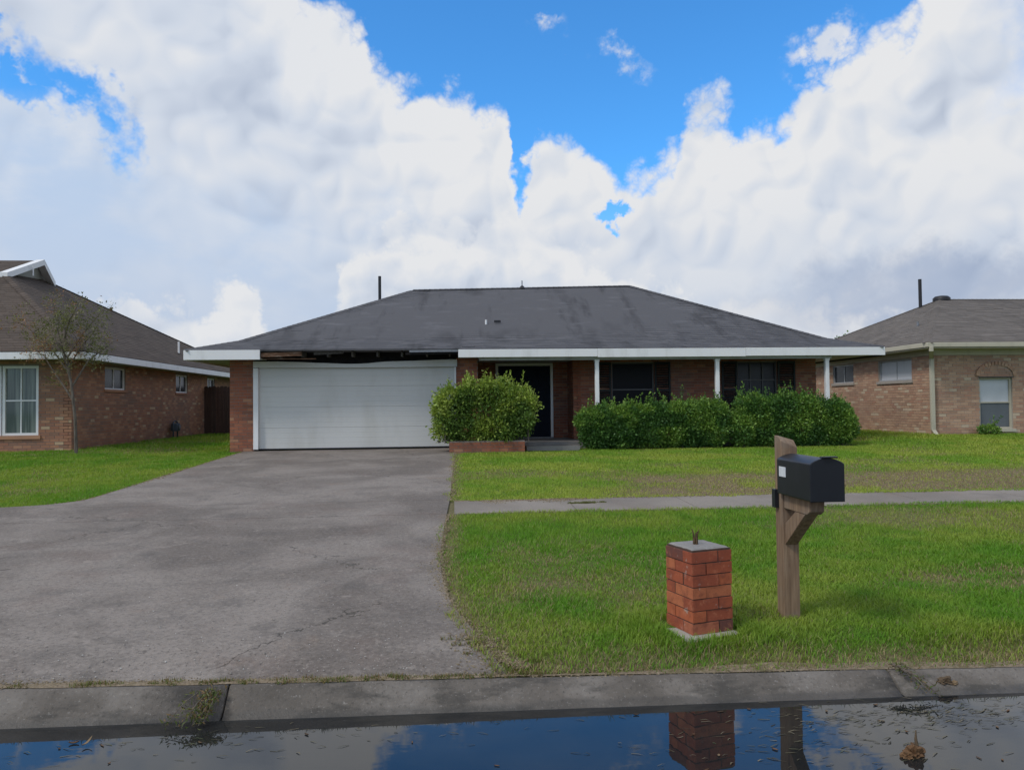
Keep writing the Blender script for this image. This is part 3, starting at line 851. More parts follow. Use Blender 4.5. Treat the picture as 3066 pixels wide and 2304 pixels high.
wcols = [(0.15, 0.15, 0.045), (0.10, 0.13, 0.035), (0.24, 0.18, 0.085), (0.13, 0.18, 0.04), (0.19, 0.12, 0.055)]
rr = random.Random(4)
pts = []
for k in range(14):
    t_ = rr.random(); x, y = 0.02 + 0.42 * t_ + rr.gauss(0, 0.05), 4.66 - 0.34 * t_ + rr.gauss(0, 0.05)
    pts.append((x, y, Z(x, y) + 0.008, rr.uniform(0.5, 1.1)))
for k in range(230):
    x = rr.uniform(-3.1, 0.5)
    if rr.random() < 0.25 + 0.6 * float(vnoise(x, 1, 0.4, 77)):
        y = float(ky(x)) + 0.032 + rr.gauss(0, 0.012)
        pts.append((x, y, Z(x, y) + 0.004, rr.uniform(0.3, 1.0)))
o = tufts('crack_weeds', pts, 40, 0.026, 0.006, wcols, 0.06, 5)
o['kind'] = 'stuff'; o['label'] = 'brown and olive weeds in the crack between driveway and kerb'; o['category'] = 'weeds'

# dirt washed onto the edges of the concrete
def dirt_strip(pts, w0, w1, lift, seed, label):
    """ragged sheet along a polyline; the half widths vary with noise"""
    V, Fq = [], []
    P_ = [Vector(p) for p in pts]
    L = [0.0]
    for a, b in zip(P_[:-1], P_[1:]):
        L.append(L[-1] + (b - a).length)
    n = max(8, int(L[-1] / 0.02))
    for i in range(n + 1):
        t = L[-1] * i / n
        k = max(j for j in range(len(P_) - 1) if L[j] <= t + 1e-9)
        f = (t - L[k]) / max(1e-6, L[k + 1] - L[k])
        p = P_[k].lerp(P_[k + 1], f); d = (P_[k + 1] - P_[k]).normalized(); s_ = Vector((-d.y, d.x))
        e = min(1.0, 6 * i / n, 6 * (n - i) / n)
        a = e * w0 * (0.15 + 1.3 * float(fbm(t, 0.3, 0.9, seed, 7)) ** 1.6 * 1.6); b = e * w1 * (0.15 + 1.3 * float(fbm(t, 5.3, 0.8, seed + 1, 7)) ** 1.6 * 1.6)
        for q in (-a, -a * 0.45, 0.0, b * 0.45, b):
            c = p + s_ * q
            edge = 0.0 if q in (-a, b) else 0.003
            V.append((c.x, c.y, Z(c.x, c.y) + lift + edge))
        if i:
            for q in range(4):
                u = (i - 1) * 5 + q
                Fq.append((u, u + 5, u + 6, u + 1))
    mb = MB(); mb.v = V; mb.f = Fq
    o = mb.build('washed_dirt', M['dirt'], None, True)
    o['kind'] = 'stuff'; o['label'] = label; o['category'] = 'dirt'
    return o
dirt_strip([(x, float(ky(x)) + 0.034) for x in np.linspace(-4.3, 0.55, 40)], 0.022, 0.045, 0.0050, 321, 'olive silt filling the seam between kerb and driveway')
dirt_strip([(x, float(ky(x)) + 0.030) for x in np.linspace(0.3, 6.0, 60)], 0.025, 0.06, 0.005, 361, 'brown soil strip between kerb and lawn')

def crumbs(lines, label, seed):
    """crumbs of soil and thatch, thick along a line and thinning out sideways: (points, count, sigma to the right, sigma to the left, size, lift)"""
    r = random.Random(seed); mb = MB()
    for (pts, n, sr, sl_, size, lift) in lines:
        P_ = [Vector(p) for p in pts]
        for _ in range(n):
            k = r.randrange(len(P_) - 1); f = r.random()
            p = P_[k].lerp(P_[k + 1], f); d = (P_[k + 1] - P_[k]).normalized()
            cl_ = 0.25 + 1.5 * float(vnoise(p.x * 1.0, p.y, 0.33, seed)) ** 2
            q = abs(r.gauss(0, 1)) * cl_
            q = q * sr if r.random() < sr / (sr + sl_) else -q * sl_
            x, y = p.x + d.y * q, p.y - d.x * q
            s_ = size * r.uniform(0.35, 1.5); a = r.uniform(0, 6.28); e = r.uniform(0.5, 1.0)
            z_ = Z(x, y) + lift - 0.002
            c_, d_ = math.cos(a) * s_, math.sin(a) * s_
            mb.add([(x - c_, y - d_, z_), (x + d_ * e, y - c_ * e, z_), (x + c_ * 1.2, y + d_ * 1.2, z_), (x - d_ * e, y + c_ * e, z_), (x + c_ * 0.2, y + d_ * 0.2, z_ + s_ * r.uniform(0.25, 0.7))],
                   [(0, 1, 4), (1, 2, 4), (2, 3, 4), (3, 0, 4)])
    o = mb.build('soil_crumbs', M['crumb'])
    o['kind'] = 'stuff'; o['label'] = label; o['category'] = 'soil'
    return o
edge_n = [(float(drive_right(y)), y) for y in np.linspace(4.30, 9.3, 40)]
edge_f = [(float(drive_right(y)), y) for y in np.linspace(10.4, 18.9, 30)]
edge_l = [(float(drive_left(y)), y) for y in np.linspace(10.7, 18.9, 30)]
crumbs([(edge_n, 5200, 0.04, 0.075, 0.0075, 0.014), (edge_f, 1800, 0.05, 0.06, 0.012, 0.014)], 'brown soil crumbs where the lawn meets the driveway by the pier', 401)
crumbs([(edge_l, 1500, 0.06, 0.05, 0.013, 0.014)], 'brown soil crumbs along the driveway edge of the other lawn', 402)
crumbs([([(x, float(ky(x)) + 0.04) for x in np.linspace(-3.4, 0.5, 40)], 4200, 0.014, 0.055, 0.0060, 0.008)], 'olive and brown crumbs in the seam between kerb and driveway', 403)
crumbs([([(0.12, 4.62), (0.24, 4.46), (0.40, 4.32)], 1500, 0.05, 0.09, 0.007, 0.010)], 'brown soil spilled at the rounded lawn corner by the kerb', 404)
crumbs([([(0.0, 10.36), (0.9, 10.36), (1.8, 10.40)], 2600, 0.13, 0.03, 0.010, 0.012), ([(1.8, 10.40), (6, 10.42), (12, 10.42)], 2600, 0.045, 0.04, 0.012, 0.012), ([(0.1, 9.31), (5, 9.31), (11, 9.31)], 2000, 0.03, 0.035, 0.010, 0.012)], 'tan soil washed over both edges of the sidewalk', 405)
crumbs([([(x, float(ky(x)) + 0.03) for x in np.linspace(0.4, 4.6, 40)], 3200, 0.014, 0.06, 0.006, 0.005)], 'brown thatch and soil along the kerb under the lawn edge', 406)

# pale grit lying on the driveway near the street
rr = random.Random(31); mb = MB()
for k in range(700):
    x = -3.2 + 3.3 * rr.random() ** 0.9; y = 4.35 + 2.6 * rr.random() ** 2.2
    if x > float(drive_right(y)) - 0.05: continue
    s_ = rr.uniform(0.002, 0.006) * (1.6 if rr.random() < 0.06 else 1)
    z_ = Z(x, y) + 0.013; a = rr.uniform(0, 3.14)
    c_, d_ = math.cos(a) * s_, math.sin(a) * s_
    mb.add([(x - c_, y - d_, z_), (x + d_, y - c_, z_), (x + c_ * 1.3, y + d_ * 1.3, z_), (x - d_, y + c_, z_), (x, y, z_ + s_ * 0.9)], [(0, 1, 4), (1, 2, 4), (2, 3, 4), (3, 0, 4)])
o = mb.build('grit', material('pale_grit', lambda N, co: pbr(N, N.ramp(piece_random(N), [(0.0, (0.35, 0.33, 0.30)), (0.4, (0.16, 0.14, 0.12)), (0.75, (0.50, 0.48, 0.45)), (1.0, (0.10, 0.075, 0.05))]), 0.9)))
o['kind'] = 'stuff'; o['label'] = 'pale grit and leaf crumbs scattered on the driveway near the street'; o['category'] = 'grit'

# ------------------------------------------------------------------ brick walls
_unit = {}
def unit_brick(mat):
    if mat.name not in _unit:
        mb = MB().box(-0.5, 0.5, -0.5, 0.5, -0.5, 0.5)
        me = bpy.data.meshes.new('brick')
        me.from_pydata(mb.v, [], mb.f); me.materials.append(mat)
        _unit[mat.name] = me
    return _unit[mat.name]

def brick_wall(parent, p0, u, length, z0, z1, holes, mat, mortar, budget, thick=0.2, label=None, arch=None, span=None):
    """mortar wall from p0 along unit vector u (outward normal = u x z), bricks set 8 mm proud.
    holes: (u0, u1, z0, z1). budget: list with the number of bricks that may still be objects."""
    u = Vector((u[0], u[1], 0)); nrm = Vector((u.y, -u.x, 0))
    p0 = Vector((p0[0], p0[1], 0))
    # mortar body with openings: vertical strips between hole edges
    xs = sorted({0.0, length} | {h[0] for h in holes} | {h[1] for h in holes})
    mb = MB()
    for a, b in zip(xs[:-1], xs[1:]):
        cuts = sorted([(h[2], h[3]) for h in holes if h[0] <= a + 1e-6 and h[1] >= b - 1e-6])
        z = z0
        for (ha, hb) in cuts + [(z1, z1)]:
            if ha - z > 1e-4:
                mb.obox(p0 + u * a + Vector((0, 0, z)), u * (b - a), -nrm * thick, Vector((0, 0, ha - z)))
            z = max(z, hb)
    wall = mb.build('wall', mortar, parent)
    if label:
        wall['label'] = label
    BL, BH, J = 0.203, 0.0655, 0.0105
    ang = math.atan2(u.y, u.x)
    joined = MB()
    rows = []
    z = z0; row = 0
    while z + BH * 0.6 < z1:
        zt = min(z + BH, z1 - 0.002)
        x = -(BL + J) * 0.5 * (row % 2)
        while x < length:
            a, b = max(x, 0.0), min(x + BL, length)
            segs = [(a, b)] if b - a > 0.02 else []
            for (h0, h1, hz0, hz1) in holes:
                if z < hz1 - 0.005 and zt > hz0 + 0.005:
                    ns = []
                    for (s0, s1) in segs:
                        if h1 <= s0 or h0 >= s1:
                            ns.append((s0, s1))
                        else:
                            if h0 - s0 > 0.025: ns.append((s0, h0 - 0.001))
                            if s1 - h1 > 0.025: ns.append((h1 + 0.001, s1))
                    segs = ns
            for s in segs:
                rows.append((s[0], s[1], z, zt))
            x += BL + J
        z += BH + J; row += 1
    rnd = random.Random(int(length * 1000) + row)
    o = ORG.get(parent.name, Vector((0, 0, 0)))
    for (a, b, za, zb) in rows:
        if span and not (span[0] <= a <= span[1]):
            continue
        proud = 0.007 + rnd.uniform(-0.002, 0.003)
        c = p0 + u * ((a + b) / 2) + Vector((0, 0, (za + zb) / 2)) + nrm * (proud - 0.03)
        if budget[0] > 0:
            budget[0] -= 1
            ob = bpy.data.objects.new('brick', unit_brick(mat))
            ob.location = c - o
            ob.rotation_euler = (0, 0, ang)
            ob.scale = (b - a, 0.06, zb - za)
            link(ob, wall)
        else:
            joined.obox(c - u * ((b - a) / 2) + nrm * 0.03 - Vector((0, 0, (zb - za) / 2)), u * (b - a), -nrm * 0.06, Vector((0, 0, zb - za)))
    if joined.v:
        j = joined.build('bricks', mat, wall)
        j['kind'] = 'stuff'
    return wall

def shingles(parent, P0, P1, Q0, Q1, mat, seed=1, course=0.14, tab=0.30, name='shingles', sag=0.0):
    """overlapping tabs on the plane P0-P1 (eave) .. Q0-Q1 (top), joined"""
    P0, P1, Q0, Q1 = map(Vector, (P0, P1, Q0, Q1))
    r = random.Random(seed)
    nrm = (P1 - P0).cross(Q0 - P0)
    if nrm.length < 1e-6:
        nrm = (P1 - P0).cross(Q1 - P0)
    nrm.normalize()
    if nrm.z < 0: nrm = -nrm
    n = max(2, int(((Q0 + Q1) / 2 - (P0 + P1) / 2).length / course))
    mb = MB()
    for k in range(n):
        t0, t1 = k / n, min(1.0, (k + 1.25) / n)
        a0, b0 = P0.lerp(Q0, t0), P1.lerp(Q1, t0)
        a1, b1 = P0.lerp(Q0, t1), P1.lerp(Q1, t1)
        L = (b0 - a0).length
        m = max(1, int(L / tab))
        s = r.random() * 0.6
        edges = [0.0] + [min(1, max(0, (i + s) / m)) for i in range(m)] + [1.0]
        for e0, e1 in zip(edges[:-1], edges[1:]):
            if e1 - e0 < 1e-4: continue
            g = 0.0022 / max(L, 0.3)
            h = 0.0075 + r.uniform(-0.002, 0.003) + (0.010 if r.random() < 0.006 else 0)
            dn = Vector((0, 0, -r.uniform(0, 0.003)))
            w0, w1 = a0.lerp(b0, e0 + g), a0.lerp(b0, max(e1 - g, e0 + g))
            v0, v1 = a1.lerp(b1, e0 + g), a1.lerp(b1, max(e1 - g, e0 + g))
            mb.add([w0 + nrm * 0.001, w1 + nrm * 0.001, w0 + nrm * h + dn, w1 + nrm * h + dn, v0 + nrm * 0.002, v1 + nrm * 0.002],
                   [(0, 1, 3, 2), (2, 3, 5, 4)])
    o = mb.build(name, mat, parent)
    o['kind'] = 'stuff'
    return o

def cap_run(parent, A, B, mat, w=0.13, step=0.16):
    """ridge or hip caps: short overlapping saddles, joined"""
    A, B = Vector(A), Vector(B)
    d = (B - A); L = d.length; d.normalize()
    s = d.cross(Vector((0, 0, 1))).normalized()
    mb = MB(); n = int(L / step)
    for k in range(n):
        p, q = A + d * (k * step), A + d * min(L, (k + 1.2) * step)
        up0, up1 = Vector((0, 0, 0.020)), Vector((0, 0, 0.013))
        dn = Vector((0, 0, -w * 0.36))
        mb.add([p - s * w + dn + up0, p + up0, p + s * w + dn + up0, q - s * w + dn + up1, q + up1, q + s * w + dn + up1,
                p - s * w + dn, p + s * w + dn, p],
               [(0, 1, 4, 3), (1, 2, 5, 4), (6, 8, 1, 0), (8, 7, 2, 1)])
    o = mb.build('ridge_caps', mat, parent)
    o['kind'] = 'stuff'
    return o

def window(parent, p0, u, x0, x1, z0, z1, pane_mat, frame_mat, cols=1, rows=2, depth=0.09, fw=0.045, muntin=True, sill=None, sill_mat=None, name='window', mid=None):
    """sash window in an opening: frame, panes, muntins, sill as children of the window part"""
    u = Vector((u[0], u[1], 0)); n = Vector((u.y, -u.x, 0)); p0 = Vector((p0[0], p0[1], 0))
    up = Vector((0, 0, 1))
    def bx(mb, a, b, za, zb, d0, d1):   # depth measured inwards from the wall face
        mb.obox(p0 + u * a + up * za - n * d0, u * (b - a), -n * (d1 - d0), up * (zb - za))
    f = MB()
    bx(f, x0, x0 + fw, z0, z1, depth - 0.03, depth + 0.05); bx(f, x1 - fw, x1, z0, z1, depth - 0.03, depth + 0.05)
    bx(f, x0 + fw, x1 - fw, z1 - fw, z1, depth - 0.03, depth + 0.05); bx(f, x0 + fw, x1 - fw, z0, z0 + fw, depth - 0.03, depth + 0.05)
    w = f.build(name, frame_mat, parent)
    zs = [z0 + fw] + ([mid] if mid else [z0 + fw + (z1 - z0 - 2 * fw) * k / rows for k in range(1, rows)]) + [z1 - fw]
    xs = [x0 + fw + (x1 - x0 - 2 * fw) * k / cols for k in range(cols + 1)]
    pm = pane_mat if isinstance(pane_mat, (list, tuple)) else [pane_mat] * 8
    for j, (za, zb) in enumerate(zip(zs[:-1], zs[1:])):
        for a, b in zip(xs[:-1], xs[1:]):
            g = MB(); bx(g, a + 0.004, b - 0.004, za + 0.004, zb - 0.004, depth + 0.012 * j + 0.006, depth + 0.012 * j + 0.012)
            g.build('pane', pm[j], w)
    if muntin:
        for zz in zs[1:-1]:
            g = MB(); bx(g, x0 + fw, x1 - fw, zz - 0.018, zz + 0.018, depth - 0.02, depth + 0.02); g.build('sash_bar', frame_mat, w)
        for xx in xs[1:-1]:
            g = MB(); bx(g, xx - 0.014, xx + 0.014, z0 + fw, z1 - fw, depth - 0.012, depth + 0.016); g.build('muntin', frame_mat, w)
    if sill:
        s = MB(); bx(s, x0 - 0.06, x1 + 0.06, z0 - sill, z0 - 0.002, -0.045, depth); s.build('sill', sill_mat, w)
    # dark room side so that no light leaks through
    b = MB(); bx(b, x0, x1, z0, z1, depth + 0.06, depth + 0.08); b.build('backing', M['rot_void'], w)
    return w

def hip_roof(parent, ex0, ex1, ey0, ey1, ze, kink, zk, rx0, rx1, ry, zr0, zr1, mat, faces='FLR', seed=1, deck_mat=None):
    """hip roof with a flatter eave strip; returns the roof part"""
    k = kink
    E = [(ex0, ey0, ze), (ex1, ey0, ze), (ex1, ey1, ze), (ex0, ey1, ze)]
    if k > 0:
        K = [(ex0 + k, ey0 + k, zk), (ex1 - k, ey0 + k, zk), (ex1 - k, ey1 - k, zk), (ex0 + k, ey1 - k, zk)]
    else:
        K = E
    A, B = (rx0, ry, zr0), (rx1, ry, zr1)
    mb = MB()
    dz = Vector((0, 0, -0.03))
    vs = E + K + [A, B] + [tuple(Vector(p) + dz) for p in E]
    fs = [(4, 5, 9, 8), (5, 6, 9), (6, 7, 8, 9), (7, 4, 8)] + [(10 + i, 10 + (i + 1) % 4, (i + 1) % 4, i) for i in range(4)]
    if k > 0:
        fs += [(i, (i + 1) % 4, 4 + (i + 1) % 4, 4 + i) for i in range(4)]
    else:
        fs = [tuple(x - 4 if 4 <= x < 8 else x for x in f) for f in fs]
    fs.append((13, 12, 11, 10))
    mb.add(vs, fs)
    roof = mb.build('roof', mat, parent)
    tops = {'F': (0, 1, A, B), 'R': (1, 2, B, B), 'B': (2, 3, B, A), 'L': (3, 0, A, A)}
    for c in faces:
        i, j, q0, q1 = tops[c]
        if k > 0:
            shingles(roof, E[i], E[j], K[i], K[j], mat, seed)
        shingles(roof, K[i], K[j], q0, q1, mat, seed + 1)
        seed += 2
    cap_run(roof, A, B, mat)
    for i, q in ((0, A), (3, A), (1, B), (2, B)):
        cap_run(roof, K[i], q, mat)
        if k > 0:
            cap_run(roof, E[i], K[i], mat)
    return roof

# ================================================================== the house in the middle
house = thing('brick_house', 'low red-brown brick house with hipped charcoal roof and white two-car garage door', 'house', (2.3, 22.0, 0.5))
bud = [298]
gw = 19.30                                     # garage front
brick_wall(house, (-5.49, gw), (1, 0), 0.57, 0.46, 2.80, [], M['brick_main'], M['mortar'], bud)
brick_wall(house, (0.075, gw), (1, 0), 0.545, 0.46, 2.80, [], M['brick_main'], M['mortar'], bud)
brick_wall(house, (3.213, 20.30), (1, 0), 6.737, 0.60, 2.80, [(1.04, 2.20, 1.25, 2.71), (4.52, 5.62, 1.25, 2.71)], M['brick_main'], M['mortar'], bud)
brick_wall(house, (0.62, 21.30), (1, 0), 2.60, 0.60, 2.86, [(0.56, 2.17, 0.60, 2.76)], M['brick_main'], M['mortar'], [0])
brick_wall(house, (3.21, 21.30), (0, -1), 1.0, 0.60, 2.80, [], M['brick_main'], M['mortar'], [0])
# plain outer walls that close the building
for (a, b, c, d) in ((-5.49, -5.29, gw + 0.2, 28.0), (9.75, 9.95, 20.5, 28.0), (-5.29, 9.75, 27.8, 28.0), (0.42, 0.62, gw + 0.2, 21.3), (-5.29, 0.42, 20.9, 21.0)):
    MB().box(a, b, c, d, 0.46, 2.80).build('wall', M['brick_main'], house)
roof = hip_roof(house, -6.35, 10.93, 18.60, 28.60, 2.985, 1.0, 3.275, -1.20, 5.56, 23.6, 5.17, 5.31, M['shingle_main'], 'FLR', 3)
# fascia and soffit
MB().box(-6.35, -4.585, 18.555, 18.595, 2.745, 2.975).build('fascia_board', M['white'], house, bevel=0.004)
MB().box(0.13, 3.55, 18.56, 18.595, 2.768, 2.962).build('fascia_board', M['white'], house, bevel=0.004)
MB().box(3.555, 7.30, 18.557, 18.595, 2.752, 2.964).build('fascia_board', M['white'], house, bevel=0.004)
MB().box(7.305, 10.93, 18.56, 18.595, 2.764, 2.968).build('fascia_board', M['white'], house, bevel=0.004)
MB().box(-6.35, -6.31, 18.60, 28.6, 2.745, 2.95).build('fascia_board', M['white'], house)
MB().box(10.89, 10.93, 18.60, 28.6, 2.745, 2.95).build('fascia_board', M['shutter'], house)
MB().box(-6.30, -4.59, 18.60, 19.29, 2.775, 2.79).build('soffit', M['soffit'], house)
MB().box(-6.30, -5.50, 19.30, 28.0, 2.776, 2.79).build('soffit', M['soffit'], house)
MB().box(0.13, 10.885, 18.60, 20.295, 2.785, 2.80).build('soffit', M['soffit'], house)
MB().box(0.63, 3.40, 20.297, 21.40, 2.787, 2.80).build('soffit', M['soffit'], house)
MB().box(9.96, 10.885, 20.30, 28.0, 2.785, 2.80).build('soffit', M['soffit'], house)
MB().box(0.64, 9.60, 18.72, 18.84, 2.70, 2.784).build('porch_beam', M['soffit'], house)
# torn-open eave above the garage door
MB().box(-4.58, 0.125, 19.31, 19.36, 2.62, 3.05).build('void_backing', M['rot_void'], house)['label'] = 'wall strip behind the torn eave, blackened for the shade of the void'  # shade of the open eave put into the near-black colour
for k, xx in enumerate((-4.25, -3.66, -3.05, -2.46, -1.86, -1.27, -0.66, -0.10)):
    zt = 2.935
    MB().prism([(xx, 18.72 + 0.05 * (k % 3), zt + 0.0), (xx, 18.76 + 0.04 * (k % 2), 2.815), (xx, 19.30, 2.83), (xx, 19.30, zt + 0.16)], (0.04, 0, 0)).build('rafter_tail', M['rafter'], house)
pl = MB().obox((-4.57, 18.60, 2.80), (0.95, 0.05, 0.035), (0, 0.03, 0), (0, 0, 0.10)).build('broken_board', M['plank'], house)
pl['label'] = 'splintered brown board left where the fascia broke off'
MB().obox((-4.55, 18.66, 2.76), (1.25, 0.03, -0.005), (0, 0.10, 0), (0, 0, 0.018)).build('broken_board', M['plank'], house)
MB().obox((-3.35, 18.72, 2.86), (0.7, 0.02, 0.03), (0, 0.025, 0), (0, 0, 0.07)).build('broken_board', M['rafter'], house)
MB().obox((-1.05, 18.60, 2.90), (1.17, 0, 0.01), (0, 0.02, 0), (0, 0, 0.05)).build('drip_edge', M['galv'], house)
MB().obox((-1.15, 18.63, 2.845), (1.27, 0.01, 0.015), (0, 0.03, 0), (0, 0, 0.045)).build('broken_board', M['rot_void'], house)
hx = np.linspace(-4.915, 0.10, 26)
def head_top(x): return float(np.interp(x, [-4.6, -4.0, -2.6, -2.2, -1.7, 0.1], [2.74, 2.725, 2.665, 2.672, 2.715, 2.765])) + 0.008 * (float(vnoise(x, 2, 0.3, 8)) - 0.5)
poly = [(x, 19.235, 2.585 - 0.012 * math.sin((x + 4.6) / 4.7 * math.pi)) for x in hx] + [(x, 19.235, head_top(x)) for x in hx[::-1]]
MB().prism(poly, (0, 0.05, 0)).build('garage_header', M['garage'], house)['label'] = 'sagging greyish white trim board over the garage door'
MB().box(-4.915, -4.80, 19.24, 19.34, 0.575, 2.575).build('door_jamb', M['white'], house)
MB().box(0.032, 0.072, 19.24, 19.34, 0.575, 2.575).build('door_jamb', M['white'], house)
# garage door: four hinged sections of narrow boards
gd = MB().box(-4.81, 0.04, 19.40, 19.42, 0.58, 2.64).build('garage_door', M['garage'], house)
for k in range(4):
    z0 = 0.585 + k * 0.511
    mb = MB()
    for b in range(4):
        za = z0 + b * 0.127
        mb.box(-4.797, 0.030, 19.345 + (0.0008 if b % 2 else 0.0), 19.40, za + 0.0008, za + 0.1268)
    mb.build('door_section', M['garage'], gd)
MB().box(-4.79, 0.02, 19.33, 19.40, 0.562, 0.584).build('weather_strip', M['pipe'], gd)
# porch
MB().box(0.63, 10.0, 18.98, 21.3, 0.46, 0.665).build('porch_slab', M['porch'], house)
MB().box(1.75, 3.05, 18.35, 18.975, 0.46, 0.60).build('porch_step', M['porch'], house)
for xx in (3.565, 6.63, 9.49):
    c = MB().box(xx - 0.048, xx + 0.048, 18.73, 18.83, 0.667, 2.698).build('porch_column', M['white'], house, bevel=0.006)
    MB().box(xx - 0.058, xx + 0.058, 18.72, 18.84, 2.655, 2.6985).build('capital', M['white'], c)
    MB().box(xx - 0.07, xx + 0.07, 18.71, 18.85, 0.667, 0.76).build('base', M['white'], c)
# front doors
df = MB()
df.box(1.18, 1.25, 21.235, 21.36, 0.672, 2.76); df.box(2.715, 2.785, 21.235, 21.36, 0.672, 2.76); df.box(1.25, 2.715, 21.235, 21.36, 2.69, 2.76)
dframe = df.build('door_frame', M['white'], house)
MB().box(1.18, 2.785, 21.15, 21.36, 0.667, 0.70).build('threshold', M['galv'], dframe)
for s in (0, 1):
    xa = 1.255 + s * 0.731
    d = MB().box(xa, xa + 0.725, 21.30, 21.345, 0.705, 2.685).build('front_door', M['navy'], house)
    for (za, zb) in ((0.85, 1.30), (1.42, 1.95), (2.07, 2.55)):
        for (xb, xc) in ((0.10, 0.335), (0.39, 0.625)):
            MB().box(xa + xb, xa + xc, 21.290, 21.302, za, zb).build('door_panel', M['navy'], d, bevel=0.006)
    MB().tube([(xa + (0.66 if s == 0 else 0.065), 21.30, 1.66), (xa + (0.66 if s == 0 else 0.065), 21.255, 1.66)], [0.018, 0.026], 10).build('door_knob', M['galv'], d)
MB().box(1.16, 2.80, 21.36, 21.44, 0.67, 2.77).build('door_backing', M['rot_void'], house)
# windows with shutters
window(house, (3.21, 20.30), (1, 0), 1.04, 2.20, 1.25, 2.71, M['glass'], M['dark_frame'], 1, 2, 0.05, 0.035, True, 0.07, M['brick_main'])
window(house, (3.21, 20.30), (1, 0), 4.52, 5.62, 1.25, 2.71, M['glass_grey'], M['dark_frame'], 3, 3, 0.05, 0.03, True, 0.07, M['brick_main'])
for (a, b) in ((3.83, 4.235), (5.425, 5.86), (7.285, 7.715), (8.85, 9.345)):
    s = MB()
    s.box(a, a + 0.05, 20.25, 20.285, 1.22, 2.72); s.box(b - 0.05, b, 20.25, 20.285, 1.22, 2.72)
    for z in (1.22, 1.93, 2.66): s.box(a + 0.05, b - 0.05, 20.25, 20.285, z, z + 0.06)
    sh = s.build('shutter', M['shutter'], house)
    for k in range(30):
        z = 1.285 + k * 0.0465
        if abs(z - 1.95) < 0.05: continue
        MB().obox((a + 0.05, 20.257, z), (b - a - 0.1, 0, 0), (0, 0.022, 0.03), (0, 0.006, -0.004)).build('slat', M['shutter'], sh)
# things on the roof
MB().tube([(-2.20, 23.35, 4.4), (-2.20, 23.35, 5.55)], 0.045, 12).build('flue_pipe', M['pipe'], house)
v = MB().tube([(2.16, 23.56, 5.15), (2.16, 23.56, 5.46)], 0.016, 8).build('vent_pipe', M['galv'], house)
MB().tube([(2.16, 23.56, 5.20), (2.16, 23.56, 5.30)], [0.13, 0.03], 10).build('flashing', M['pipe'], v)
v = MB().tube([(0.90, 20.62, 3.68), (0.90, 20.62, 3.91)], 0.028, 10).build('vent_pipe', M['white'], house)
MB().box(1.12, 1.30, 20.63, 20.66, 3.84, 3.90).build('roof_patch', M['pipe'], house)

# brick planter in front of the porch
planter = thing('brick_planter', 'low red brick planter box under the round bush beside the driveway', 'planter', (0.77, 18.3, 0.5))
pb = [300]
brick_wall(planter, (-0.10, 17.97), (1, 0), 1.77, 0.44, 0.765, [], M['brick_main'], M['mortar'], pb, 0.1)
brick_wall(planter, (1.67, 18.07), (0, 1), 0.83, 0.44, 0.765, [], M['brick_main'], M['mortar'], pb, 0.1)
brick_wall(planter, (-0.10, 18.90), (0, -1), 0.83, 0.44, 0.765, [], M['brick_main'], M['mortar'], pb, 0.1)
MB().box(0.0, 1.57, 18.07, 18.95, 0.44, 0.73).build('planter_soil', M['rot_void'], planter)

# ================================================================== neighbour on the left
lh = thing('brick_house', 'brown brick house with brown-grey hipped roof and a small white gablet, beside the bare tree', 'house', (-12, 23, 0.55))
lb = [300]
brick_wall(lh, (-24.0, 19.45), (1, 0), 14.697, 0.45, 2.86, [(12.20, 13.92, 0.99, 2.68)], M['brick_left'], M['mortar'], lb, span=(9.5, 20))
brick_wall(lh, (-9.30, 19.45), (0, 1), 15.2, 0.45, 2.86, [(1.75, 3.05, 2.14, 2.74), (7.0, 8.15, 2.14, 2.74), (10.3, 11.2, 2.2, 2.74)], M['brick_left'], M['mortar'], lb)
MB().box(-24, -9.5, 34.45, 34.65, 0.45, 2.86).build('wall', M['brick_left'], lh)
LX, LR = -8.72, -12.66
lroof_z = 2.985
mb = MB()
E = [(-26, 18.75, lroof_z), (LX, 18.75, lroof_z), (LX, 35.0, lroof_z), (-26, 35.0, lroof_z)]
G1, GP, G2 = (-12.66, 22.6, 5.50), (-12.66, 24.3, 6.17), (-13.05, 25.6, 5.76)
RW = (-26, 24.3, 6.17)
mb.add([E[0], E[1], E[2], E[3], G1, GP, G2, RW], [(0, 1, 4, 5, 7), (1, 2, 6, 4), (2, 3, 7, 5, 6), (3, 0, 7), (4, 6, 5), (3, 2, 1, 0)])
lroof = mb.build('roof', M['shingle_left'], lh)
shingles(lroof, (-18, 18.75, lroof_z), E[1], (-18, 22.6, 5.5), G1, M['shingle_left'], 21, 0.14)
shingles(lroof, E[1], E[2], G1, G2, M['shingle_left'], 22, 0.15)
shingles(lroof, (-18, 22.6, 5.50), G1, (-18, 24.3, 6.17), (-12.62, 24.3, 6.17), M['shingle_left'], 23, 0.14)
cap_run(lroof, E[1], G1, M['shingle_left']); cap_run(lroof, E[2], G2, M['shingle_left'])
gb = MB().add([Vector(G1) + Vector((0.02, 0.1, 0.0)), Vector(G2) + Vector((0.02, -0.1, 0)), Vector(GP) + Vector((0.02, 0, -0.08)),
               Vector(G1) + Vector((-0.1, 0.1, 0.0)), Vector(G2) + Vector((-0.1, -0.1, 0)), Vector(GP) + Vector((-0.1, 0, -0.08))],
              [(0, 1, 2), (5, 4, 3), (0, 3, 4, 1), (1, 4, 5, 2), (2, 5, 3, 0)]).build('gablet', M['soffit'], lh)
def rake(a, b, t=0.17):
    a, b = Vector(a), Vector(b)
    return MB().obox(a + Vector((0.0, 0, 0.03)), b - a, Vector((0.22, 0, 0)), Vector((0, 0, -t))).build('rake_board', M['white'], lh)
